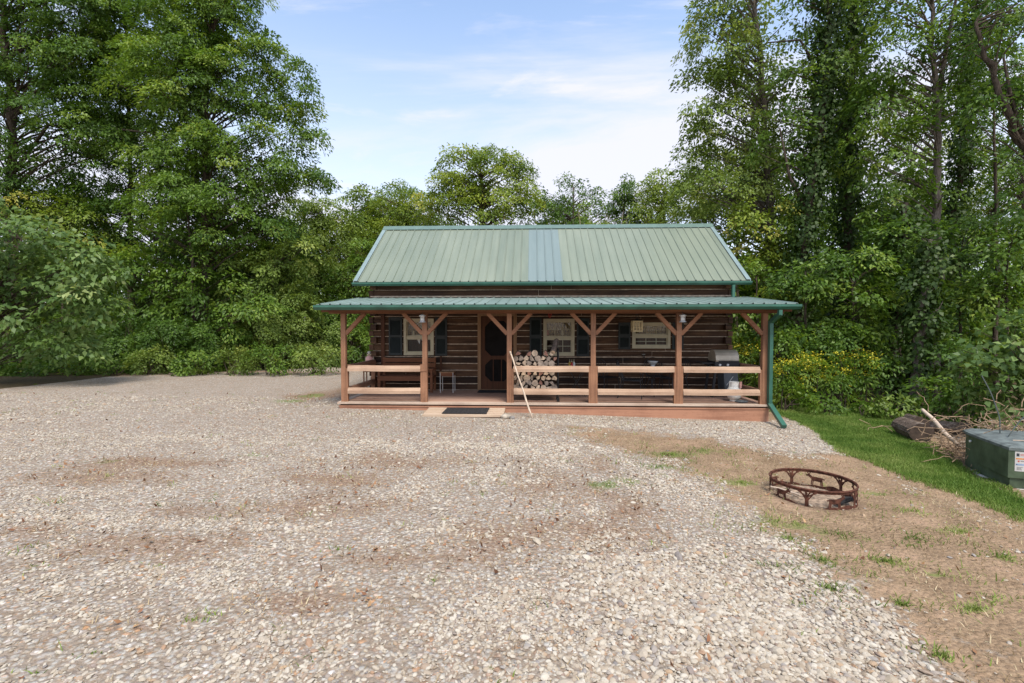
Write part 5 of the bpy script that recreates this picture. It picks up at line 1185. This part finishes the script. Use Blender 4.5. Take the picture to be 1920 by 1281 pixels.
tree('broadleaf_tree', 'broad dark tree hanging low limbs over the shaded hollow', 22.6,
     [(300,440,140,70),(190,420,110,80),(420,500,110,60),(90,400,110,70),(300,340,120,70),(520,440,60,70)], [(300,705),(300,560),(302,430),(300,280)], .19, 'lfD', clr=.5, dens=2.7, cov=.95)
tree('broadleaf_tree', 'low limbed tree with layered drooping sprays above the yard shrubs', 19.8,
     [(400,540,110,35),(460,570,80,30),(330,480,90,30),(430,610,70,25),(300,430,70,30)], [(360,708),(362,600),(360,480),(350,400)], .10, 'lfM', leaf=(.17, .075), clr=.42, dens=2.6, cov=.8, nlimb=60, flat=.9)
tree('young_tree', 'bright yellow green young tree at the end of the yard behind the first shrubs', 22.6,
     [(470,400,70,50),(500,470,60,70),(440,395,50,30),(530,540,55,80)], [(490,700),(490,560),(480,420)], .09, 'lfY', clr=.42, dens=2.6, cov=.8)
tree('mulberry_tree', 'near tree with large pale leaves overhanging the outer gravel edge', 14.2,
     [(70,450,120,70),(-20,520,120,90),(130,500,90,60),(60,570,130,60),(170,560,70,40),(-60,430,120,80),(100,640,90,40),(190,490,50,25)], [(-40,745),(-30,640),(0,540),(40,450)], .10, 'lfB', leaf=(.19, .115), clr=.40, dens=2.8, cov=.85, nlimb=90, flat=.8)
tree('understorey_tree', 'soft green understorey tree filling the space between the two yard trunks', 19.6, [(215,545,70,50),(260,500,60,50),(300,560,60,45),(340,520,60,45),(190,490,50,45)], [(250,705),(250,620),(252,500)], .06, 'lfM', leaf=(.16, .08), clr=.42, dens=2.8, cov=.95, nlimb=40, flat=.8)
tree('understorey_tree', 'lighter understorey tree where the yard woods turn towards the drive', 21.0, [(450,510,70,50),(520,520,60,60),(570,470,50,50),(480,590,60,45),(560,570,50,50)], [(510,700),(510,620),(512,500)], .06, 'lfL', leaf=(.16, .08), clr=.42, dens=2.6, cov=.9, nlimb=40, flat=.8)
tree('sapling', 'yellow tinged sapling top rising behind the large pale leaves', 20.6,
     [(100,400,90,40),(160,420,70,50),(60,380,60,40)], [(120,720),(118,560),(110,400)], .07, 'lfY', clr=.4, dens=2.3, cov=.7)
k = 0
for u, v, ru, rv, Y, mt, what in ((20,660,70,60,15.6,'lfD','dark shrub at the outermost end of the left gravel edge'),(105,668,60,48,16.4,'lfD','low dark shrub under the large pale leaves'),(185,660,60,50,17.0,'lfM','rounded mid green shrub beside the low dark one'),
        (255,664,55,46,16.7,'lfM','shrub with fine leaves below the shaded hollow'),(285,615,42,60,17.4,'lfL','upright pale shrub with feathery tips in front of the hollow'),(345,655,60,52,16.9,'lfM','broad shrub under the drooping sprays'),
        (420,662,55,42,17.4,'lfM','fine leaved shrub beside the broad one at the gravel edge'),(480,640,60,62,18.4,'lfL','tall light shrub beside the bright young tree'),(540,610,65,85,19.6,'lfL','big pale bush near the far gravel bend'),
        (600,640,55,60,20.6,'lfL','soft pale bush by the far bend of the drive'),(655,650,45,52,21.4,'lfM','bush behind the porch rail end where the drive bends'),(560,520,60,70,23.0,'lfM','tall bush behind the big pale bush'),(625,560,50,70,24.0,'lfL','tall pale bush seen beyond the porch roof edge'),(690,600,40,80,23.5,'lfY','sunny bush seen between the porch post and the log corner')):
    shrub('shrub', what, u, v, ru, rv, Y+(2.6 if Y < 18 else 1.6), mt, clr=.38, dens=3.2)
for u, v, ru, rv, mt, what in ((-20,684,60,30,'lfM','low bushy plant at the gravel edge under the near pale tree'),(62,690,45,22,'lfD','low dark plant at the gravel edge beside the low bushy one'),(138,686,50,26,'lfM','knee high plant at the gravel edge past the pale tree'),(212,684,45,26,'lfM','knee high plant at the gravel edge under the feathery shrub'),
        (285,680,48,28,'lfL','light knee high plant at the gravel edge before the hollow'),(365,676,50,30,'lfM','leafy plant at the gravel edge under the lowest limbs'),(440,674,48,28,'lfL','light leafy plant at the gravel edge past the lowest limbs'),(515,668,48,30,'lfM','leafy plant at the gravel edge near the far bend'),(590,668,48,26,'lfL','light leafy plant at the far bend of the gravel'),
        (225,640,60,60,'lfD','waist high dark shrub hiding the foot of the slim trunk'),(385,640,60,60,'lfD','waist high dark shrub hiding the foot of the tallest tree'),(310,630,60,60,'lfD','waist high dark shrub in the shaded hollow'),(130,640,60,60,'lfD','waist high dark shrub behind the near pale tree')):
    Yk = ground(u, 704).y+(.2 if rv < 40 else 1.3)
    shrub('shrub', what, u, v, ru, rv, Yk, mt, clr=.34, dens=3.4)
# --- trees beyond the cabin
tree('distant_tree', 'thin tree with bare lower stems beyond the far bend of the drive', 30, [(580,420,50,50),(560,480,50,60),(600,500,50,60),(610,400,30,35)], [(590,690),(592,560),(585,420)], .12, 'lfL', leaf=(.16, .085), clr=.7, dens=2.2, cov=.75, group=None)
tree('distant_tree', 'olive tree whose rounded top stands just outside the roof end', 29, [(650,420,60,60),(690,385,45,45),(640,500,60,60),(700,470,50,60),(725,395,40,40)], [(668,690),(666,540),(660,400)], .13, 'lfY', leaf=(.16, .085), clr=.65, dens=2.6, cov=.85)
tree('distant_tree', 'low olive tree behind the cabin roof, left of the tallest one', 28, [(760,385,60,40),(790,400,60,50),(740,430,70,50),(690,360,30,25)], [(765,690),(765,500),(765,400)], .14, 'lfY', leaf=(.155, .08), clr=.65, dens=2.6, cov=.9)
tree('distant_tree', 'tallest tree rising behind the middle of the roof', 26, [(870,320,65,50),(855,280,30,26),(925,335,75,60),(905,390,100,50),(965,310,32,45),(830,365,50,50),(930,290,40,30),(975,370,30,45)], [(905,690),(905,520),(905,400),(900,300)], .19, 'lfY', leaf=(.15, .08), clr=.55, dens=2.7, cov=.9, nlimb=110)
tree('distant_tree', 'dark airy tree with open branches right of the tallest roof tree', 27, [(1075,350,48,30),(1095,385,50,35),(1040,385,35,30),(1010,370,22,35),(1060,420,60,30)], [(1075,690),(1075,520),(1075,350)], .11, 'lfD', leaf=(.155, .075), clr=.5, dens=1.9, cov=.65)
tree('evergreen_tree', 'narrow dark upright tree behind the roof beside the airy one', 28, [(1172,350,20,30),(1170,385,27,35),(1170,420,34,35)], [(1170,690),(1170,500),(1170,340)], .10, 'lfD', leaf=(.17, .07), clr=.42, dens=3.4, cov=1.0)
tree('distant_tree', 'yellow green tree behind the ridge end of the roof', 27, [(1225,380,45,45),(1255,340,50,45),(1290,400,70,45),(1215,420,45,30)], [(1245,690),(1245,500),(1245,350)], .13, 'lfY', leaf=(.155, .075), clr=.6, dens=2.4, cov=.8)
tree('distant_tree', 'light green tree filling the gap between the tall yard tree and the cabin', 25.5, [(620,400,50,45),(580,440,60,60),(640,470,60,60),(600,520,70,60),(560,380,45,35)], [(605,690),(605,540),(605,400)], .09, 'lfL', leaf=(.15, .08), clr=.55, dens=2.8, cov=.95)
tree('distant_tree', 'mid green tree standing close outside the roof edge, lower than the olive one', 24.0, [(665,520,50,50),(650,580,50,60),(690,480,45,45),(620,590,50,60)], [(660,690),(660,600),(662,500)], .10, 'lfM', leaf=(.16, .08), clr=.5, dens=3.0, cov=1.0)
tree('distant_tree', 'mid green tree filling in behind the left roof rake', 31, [(720,400,60,45),(760,370,50,35),(690,430,60,50),(820,400,60,45)], [(740,690),(740,540),(740,400)], .13, 'lfM', leaf=(.16, .085), clr=.65, dens=2.8, cov=.95)
tree('distant_tree', 'mid green tree in the row behind the right half of the roof', 31, [(1010,395,60,35),(1060,400,50,32),(1120,400,60,30),(1180,405,60,35)], [(1100,690),(1100,540),(1100,410)], .13, 'lfM', leaf=(.16, .085), clr=.65, dens=2.5, cov=.85)
for lab, Y, cr, tk, mt in (('light tree filling behind the tall light green maple', 25, [(1330,330,80,60),(1400,300,80,70),(1300,400,60,40),(1380,400,90,50),(1450,380,80,60)], [(1380,700),(1380,520),(1385,330)], 'lfL'),
        ('mid green tree standing far behind the vine covered pair', 25.5, [(1530,300,90,80),(1600,260,80,80),(1500,400,80,50),(1600,400,90,50),(1560,180,70,60)], [(1560,700),(1560,520),(1565,250)], 'lfM'),
        ('light tree far behind the high forking trunk', 25, [(1690,380,80,60),(1720,300,70,70),(1650,420,70,40),(1760,420,70,50),(1710,210,60,50)], [(1705,700),(1705,520),(1708,300)], 'lfL'),
        ('sunny yellow green tree far back among the thin stems', 27, [(1830,400,70,50),(1890,370,70,60),(1800,450,60,40),(1930,430,70,50)], [(1860,700),(1860,540),(1860,400)], 'lfY'),
        ('mid green tree far back at the dark corner', 24, [(1900,220,80,70),(1950,300,80,80),(1850,290,50,50),(1880,140,70,50)], [(1920,700),(1920,500),(1915,220)], 'lfM')):
    tree('distant_tree', lab, Y, cr, tk, .13, mt, leaf=(.15, .08), clr=.58, dens=2.5, cov=.8, nlimb=80)
bs = MB(); p = at(1128, 425, 25); rr = random.Random(9)
for i in range(15):
    t = p+Vector((rr.uniform(-1.3, 1.3), rr.uniform(-.5, .5), rr.uniform(.3, 1.05))); s_0 = Vector((p.x+rr.uniform(-.15, .15), p.y, G(p.x))); bs.tube([s_0, s_0.lerp(t, .6)+Vector((rr.gauss(0, .1), 0, .3)), t], [.02, .012, .004], 4, cap=False)
bsr = bs.build('bare_bush', M['stick'], loc=(p.x, p.y, G(p.x))); tag(bsr, 'leafless pale bush whose bare twigs show just above the roof ridge', 'bush')
shrub('shrub', 'low olive bush behind the roof ridge below the bare twigs', 1120, 440, 60, 26, 24.5, 'lfY', clr=.45)
# --- woods on the right
tree('maple_tree', 'tall light green tree leaning its open crown towards the sky gap', 18.5,
     [(1345,60,70,80),(1400,-40,110,90),(1330,180,60,70),(1380,250,80,80),(1315,280,50,60),(1440,120,90,90),(1370,360,100,60),(1300,345,40,40),(1450,300,70,80),(1345,-60,60,60)],
     [(1455,720),(1450,560),(1445,400),(1435,200),(1415,0)], .20, 'lfL', leaf=(.15, .075), clr=.46, dens=2.8, cov=.85, nlimb=130, bk='barkgrey')
tree('vine_tree', 'leaning trunk wrapped in dark vines, first of the vine covered pair', 16.5, [(1530,-20,80,70),(1500,150,60,60),(1570,90,55,60),(1470,260,60,60),(1560,260,45,60)], [(1492,735),(1500,560),(1512,420),(1538,250),(1552,60),(1552,-60)], .17, 'lfM', clr=.45, dens=1.7, cov=.8, ivy=1.6, nlimb=60, extra=[([(1545,150),(1500,75),(1440,80)], .05),([(1515,400),(1480,330),(1462,240)], .06)])
tree('vine_tree', 'straight trunk thick with vines, second of the vine covered pair', 17.6, [(1610,40,60,70),(1640,180,60,60),(1600,-50,80,50),(1620,330,60,70)], [(1572,735),(1580,560),(1590,400),(1594,200),(1606,0),(1608,-60)], .18, 'lfM', clr=.45, dens=1.7, cov=.8, ivy=1.7, nlimb=50)
tree('broadleaf_tree', 'tall bare trunked tree forking high into two stems', 15.4, [(1690,100,80,70),(1800,60,80,80),(1720,-30,120,60),(1660,280,80,70),(1700,400,70,60),(1790,200,60,60),(1655,190,60,60)],
     [(1752,735),(1755,520),(1757,350),(1757,200),(1750,80),(1748,-60)], .145, 'lfM', clr=.45, dens=2.6, cov=.85, nlimb=110, bk='barkgrey', extra=[([(1757,190),(1775,90),(1798,-30)], .08),([(1757,300),(1700,260),(1640,240)], .035)])
tree('vine_tree', 'dark leaning trunk with patchy vines right of the forked tree', 17.0, [(1830,40,70,60),(1850,150,60,60),(1790,330,50,60)], [(1770,735),(1778,500),(1800,300),(1815,150),(1830,-30)], .13, 'lfD', clr=.45, dens=2.3, cov=.8, ivy=1.0, nlimb=50)
tree('slender_tree', 'slender bare stem rising near the picture edge', 16.0, [(1880,60,50,70),(1850,250,40,50),(1900,300,40,60)], [(1868,735),(1868,500),(1866,300),(1862,120)], .075, 'lfD', clr=.42, dens=1.6, cov=.6, nlimb=40)
tree('leaning_tree', 'dark tree leaning out of the far corner with a bent trunk', 13.8, [(1900,20,90,80),(1960,200,90,90),(1850,170,50,50),(1930,360,70,60)], [(1985,735),(1965,500),(1925,280),(1880,190),(1848,110),(1830,40)], .13, 'lfD', clr=.42, dens=1.9, cov=.7, nlimb=60, extra=[([(1925,290),(1895,180),(1880,100)], .06)])
tree('vine_tree', 'dark stub trunk swathed in vines between the vine pair and the forked tree', 15.2, [(1690,460,70,70),(1640,480,60,60),(1720,540,60,60)], [(1682,735),(1685,600),(1692,470),(1700,380)], .2, 'lfD', clr=.42, dens=2.6, cov=.85, ivy=.9, nlimb=30)
tree('vine_tree', 'leaning vine column on a bare grey stump by the lawn', 13.2, [(1735,600,38,50),(1728,540,38,55),(1745,480,36,50)], [(1706,760),(1716,700),(1724,620),(1735,540),(1745,450)], .155, 'lfI', leaf=(.12, .09), clr=.3, dens=2.6, cov=.9, ivy=1.0, nlimb=20, bk='barkgrey')
for lab, Y, cr, tk, mt in (('understorey tree with layered bright leaves just beyond the grill corner', 16.0, [(1400,590,60,40),(1440,640,55,40),(1390,650,50,40),(1420,530,60,50)], [(1420,735),(1420,620),(1418,520)], 'lfM'),
        ('yellowish understorey tree above the porch roof end', 17.5, [(1420,470,60,60),(1460,420,60,60),(1400,400,50,50),(1480,500,50,60)], [(1440,735),(1440,560),(1440,420)], 'lfY'),
        ('dark understorey tree behind the downspout post', 15.0, [(1500,560,60,60),(1540,500,60,60),(1490,640,60,50)], [(1510,740),(1510,620),(1510,500)], 'lfD'),
        ('layered understorey tree between the downspout and the vine stump', 14.6, [(1600,560,70,50),(1570,620,60,40),(1640,620,60,45),(1610,500,60,40)], [(1600,740),(1600,640),(1600,520)], 'lfM'),
        ('dark understorey tree under the forked trunk', 15.6, [(1790,520,70,60),(1830,450,60,60),(1760,580,60,60),(1660,560,60,50)], [(1800,740),(1800,620),(1800,480)], 'lfD'),
        ('understorey tree filling the edge beneath the leaning trunk', 14.0, [(1890,470,70,60),(1930,540,70,60),(1850,560,60,50)], [(1890,740),(1890,640),(1890,480)], 'lfM')):
    tree('understorey_tree', lab, Y, cr, tk, .06, mt, leaf=(.14, .075), clr=.42, dens=2.6, cov=.85, nlimb=50, flat=.85)
tree('grapevine_bush', 'big bush with rounded pale leaves overhanging the brush heap', 9.6, [(1880,640,70,60),(1930,700,70,60),(1850,700,60,45),(1890,740,60,40),(1960,620,80,70)], [(1930,830),(1925,760),(1915,660)], .05, 'lfB', leaf=(.13, .11), clr=.3, dens=3.0, cov=.85, nlimb=50, cat='bush', flat=.7)
for lab, u, v, ru, rv, Y, mt, fl, ll in (('tall yellow flowering plant right beside the corner downspout', 1462, 712, 22, 45, 13.0, 'lfM', 8, (.12, .03)), ('yellow flowering plant in the middle of the flower patch, the fullest', 1510, 705, 36, 42, 13.3, 'lfM', 18, (.13, .035)),
        ('yellow flowering plant with arching leaves next to the fullest one', 1570, 715, 34, 48, 13.1, 'lfM', 8, (.14, .04)), ('last yellow flowering plant towards the vine stump', 1612, 700, 34, 52, 13.6, 'lfM', 14, (.14, .04)), ('yellow flowering plant seen through the porch behind the grill', 1405, 672, 34, 36, 15.4, 'lfM', 22, (.13, .04)), ('yellow flowering plant seen through the railing beside the downspout', 1430, 690, 22, 38, 14.2, 'lfM', 16, (.13, .04))):
    shrub('goldenrod', lab, u, v, ru, rv, Y, mt, leaf=ll, clr=.24, dens=3.4, cov=.9, cat='flower plant', flowers=fl, upright=True, group=None)
for lab, u, v, ru, rv, Y, mt in (('low leafy plant at the lawn edge below the flower patch', 1480, 745, 40, 20, 12.5, 'lfM'), ('low plant clump at the lawn edge under the fullest flowers', 1550, 752, 45, 20, 12.4, 'lfM'), ('light green clump at the lawn edge in front of the vine stump', 1672, 752, 30, 22, 11.9, 'lfL'), ('low clump at the lawn edge between the flowers and the light clump', 1622, 756, 35, 18, 12.1, 'lfM'),
        ('dark shrub beside the bare foot of the vine stump', 1665, 700, 40, 45, 13.6, 'lfD'), ('shrub behind the cut logs', 1760, 745, 50, 38, 11.6, 'lfM'), ('reddish tangled shrub between the logs and the pale leaved bush', 1815, 745, 45, 40, 10.6, 'lfD'), ('dark shrub above the cut logs under the forked trunk', 1790, 680, 60, 55, 12.9, 'lfD'), ('shrub in the gap between the porch and the flower patch', 1470, 660, 40, 40, 14.4, 'lfM'), ('tall shrub behind the flower patch', 1560, 650, 60, 45, 14.2, 'lfD')):
    shrub('shrub', lab, u, v, ru, rv, Y, mt, leaf=(.11, .06), clr=.28, dens=3.2)
# --- mass of woods behind, and low ground cover along the edges
rng = np.random.default_rng(5)
def mass(name, lab, cat, E, clr, dens, leaf, cov, mat, trunks=()):
    C, O, R = crown_points(rng, E, clr, dens); npl = cov*PI*clr**2/(.6*leaf[0]*leaf[1]); o = leaves(name, *spray_leaves(rng, C, O, R, npl, *leaf), M[mat], None, (0, 0, 0)); return tag(o, lab, cat, kind='stuff')
E = []
for i in range(62):
    x = rng.uniform(-50, -13); y = rng.uniform(26, 42) if x > -30 else rng.uniform(18, 36); h = rng.uniform(4.5, 11); E.append((x, y, h*.52, rng.uniform(2, 3.5), 2.5, h*.55))
mass('woods', 'dark mass of woods standing behind the trees left of the yard', 'woods', E, 1.1, 2.0, (.34, .19), .95, 'lfM')
E = []
for i in range(44):
    x = rng.uniform(-16, 14); y = rng.uniform(33, 44); h = rng.uniform(6.5, 10.5); E.append((x, y, h*.5, rng.uniform(2, 3.5), 2.5, h*.5))
mass('woods', 'hazy green mass of woods low beyond the cabin', 'woods', E, 1.1, 1.9, (.34, .19), .9, 'lfL')
E = []
for i in range(110):
    x = rng.uniform(11, 46); y = rng.uniform(20, 40) if x < 26 else rng.uniform(12, 36); h = rng.uniform(3.5, 9.5); E.append((x, y, h*.5, rng.uniform(1.8, 3.2), 2.2, h*.55))
mass('woods', 'green mass of woods low behind the vine covered trunks', 'woods', E, 1.0, 2.0, (.32, .18), .9, 'lfM')
n = 90000; x = rng.uniform(-30, 24, n); y = rng.uniform(6, 30, n); f = forest(x, y)+fbm(x, y, 1.2, 71)*1.4; k = (f > 0) & (f < 4.5) & ~((x > -6) & (x < 5.6) & (y > 9)) & (sdf(LAWN, x, y) < .05) & (rng.random(n) < np.clip(1.2-f*.22, .1, 1)); x, y = x[k], y[k]; n = len(x); print('cover', n)
zz_ = gz(x, y)+np.abs(rng.normal(0, .16, n))*np.clip(forest(x, y)+.4, .15, 1.4)+.015
tag(leaves('ground_cover', np.stack([x, y, zz_], -1), rng.normal(0, 1, (n, 3))*np.array([1, 1, .4]), UP+rng.normal(0, .45, (n, 3)), .12*rng.uniform(.6, 1.4, n), .075*rng.uniform(.6, 1.4, n), .45+rng.normal(0, .2, n), M['lfM'], None, (0, 0, 0)), 'low leafy ground cover along the edges of the yard', 'ground cover', kind='stuff')
# ------------------------------------------------------------------ sky, sun, view
w = bpy.data.worlds.new('World'); S.world = w; w.use_nodes = True; nt = w.node_tree
for n_ in list(nt.nodes): nt.nodes.remove(n_)
N = nt.nodes.new; L = nt.links.new
SUN_EL, SUN_AZ = math.radians(60), math.radians(158)     # azimuth clockwise from +Y
sky = N('ShaderNodeTexSky'); sky.sky_type = 'NISHITA'; sky.sun_disc = False; sky.sun_elevation = SUN_EL; sky.sun_rotation = SUN_AZ; sky.air_density = 1.0; sky.dust_density = .6; sky.ozone_density = 1.6
tc = N('ShaderNodeTexCoord'); sx = N('ShaderNodeSeparateXYZ'); L(tc.outputs['Generated'], sx.inputs[0])
def mth(op, a, b=0., c=False):
    m = N('ShaderNodeMath'); m.operation = op; m.use_clamp = c
    for i, v in enumerate((a, b)):
        if isinstance(v, bpy.types.NodeSocket): L(v, m.inputs[i])
        else: m.inputs[i].default_value = v
    return m.outputs[0]
zz = mth('ADD', mth('MAXIMUM', sx.outputs[2], 0.0), .12); cu = mth('DIVIDE', sx.outputs[0], zz); cv = mth('DIVIDE', sx.outputs[1], zz)
cb = N('ShaderNodeCombineXYZ'); L(mth('MULTIPLY', cu, .55), cb.inputs[0]); L(mth('MULTIPLY', cv, 1.5), cb.inputs[1])
def noise(scale, det, rough, dist, seed):
    n = N('ShaderNodeTexNoise'); n.noise_dimensions = '4D'; L(cb.outputs[0], n.inputs['Vector']); n.inputs['W'].default_value = seed; n.inputs['Scale'].default_value = scale; n.inputs['Detail'].default_value = det; n.inputs['Roughness'].default_value = rough; n.inputs['Distortion'].default_value = dist; return n.outputs['Fac']
def sstep(v, a, b):
    m = N('ShaderNodeMapRange'); m.interpolation_type = 'SMOOTHSTEP'; L(v, m.inputs[0]); m.inputs[1].default_value = a; m.inputs[2].default_value = b; return m.outputs[0]
c1 = sstep(noise(.8, 7, .6, .6, SEED_SKY if 'SEED_SKY' in globals() else 2.3), .44, .66); c2 = sstep(noise(2.6, 6, .62, 1.0, 7.7), .5, .72)
veil = mth('SUBTRACT', 1.0, sstep(sx.outputs[2], .18, .62))
cf = mth('ADD', mth('MULTIPLY', c1, .72), mth('MULTIPLY', c2, .42)); cf = mth('ADD', cf, mth('MULTIPLY', veil, .62), True)
mx = N('ShaderNodeMix'); mx.data_type = 'RGBA'; L(mth('MULTIPLY', cf, .93), mx.inputs[0])
gm = N('ShaderNodeMix'); gm.data_type = 'RGBA'; gm.blend_type = 'MULTIPLY'; gm.inputs[0].default_value = 1; L(sky.outputs[0], gm.inputs[6]); gm.inputs[7].default_value = (1.78, 1.64, 1.5, 1)
L(gm.outputs[2], mx.inputs[6]); mx.inputs[7].default_value = (4.45, 4.45, 5.05, 1)
bg = N('ShaderNodeBackground'); bg.inputs['Strength'].default_value = .1; L(mx.outputs[2], bg.inputs[0]); wo = N('ShaderNodeOutputWorld'); L(bg.outputs[0], wo.inputs[0])
sl = bpy.data.lights.new('sun', 'SUN'); sl.energy = 2.1; sl.angle = math.radians(20); sl.color = (1, .95, .87); so = bpy.data.objects.new('sun', sl); COL.objects.link(so)
dv = Vector((math.sin(SUN_AZ)*math.cos(SUN_EL), math.cos(SUN_AZ)*math.cos(SUN_EL), math.sin(SUN_EL))); so.rotation_euler = dv.to_track_quat('Z', 'Y').to_euler(); so.location = dv*60
S.view_settings.view_transform = 'Standard'; S.view_settings.look = 'None'; S.view_settings.gamma = 1; S.view_settings.exposure = 1.12
cy = S.cycles; cy.max_bounces = 6; cy.diffuse_bounces = 3; cy.transmission_bounces = 4; cy.transparent_max_bounces = 6; cy.glossy_bounces = 3; cy.sample_clamp_indirect = 4; cy.caustics_reflective = False; cy.caustics_refractive = False
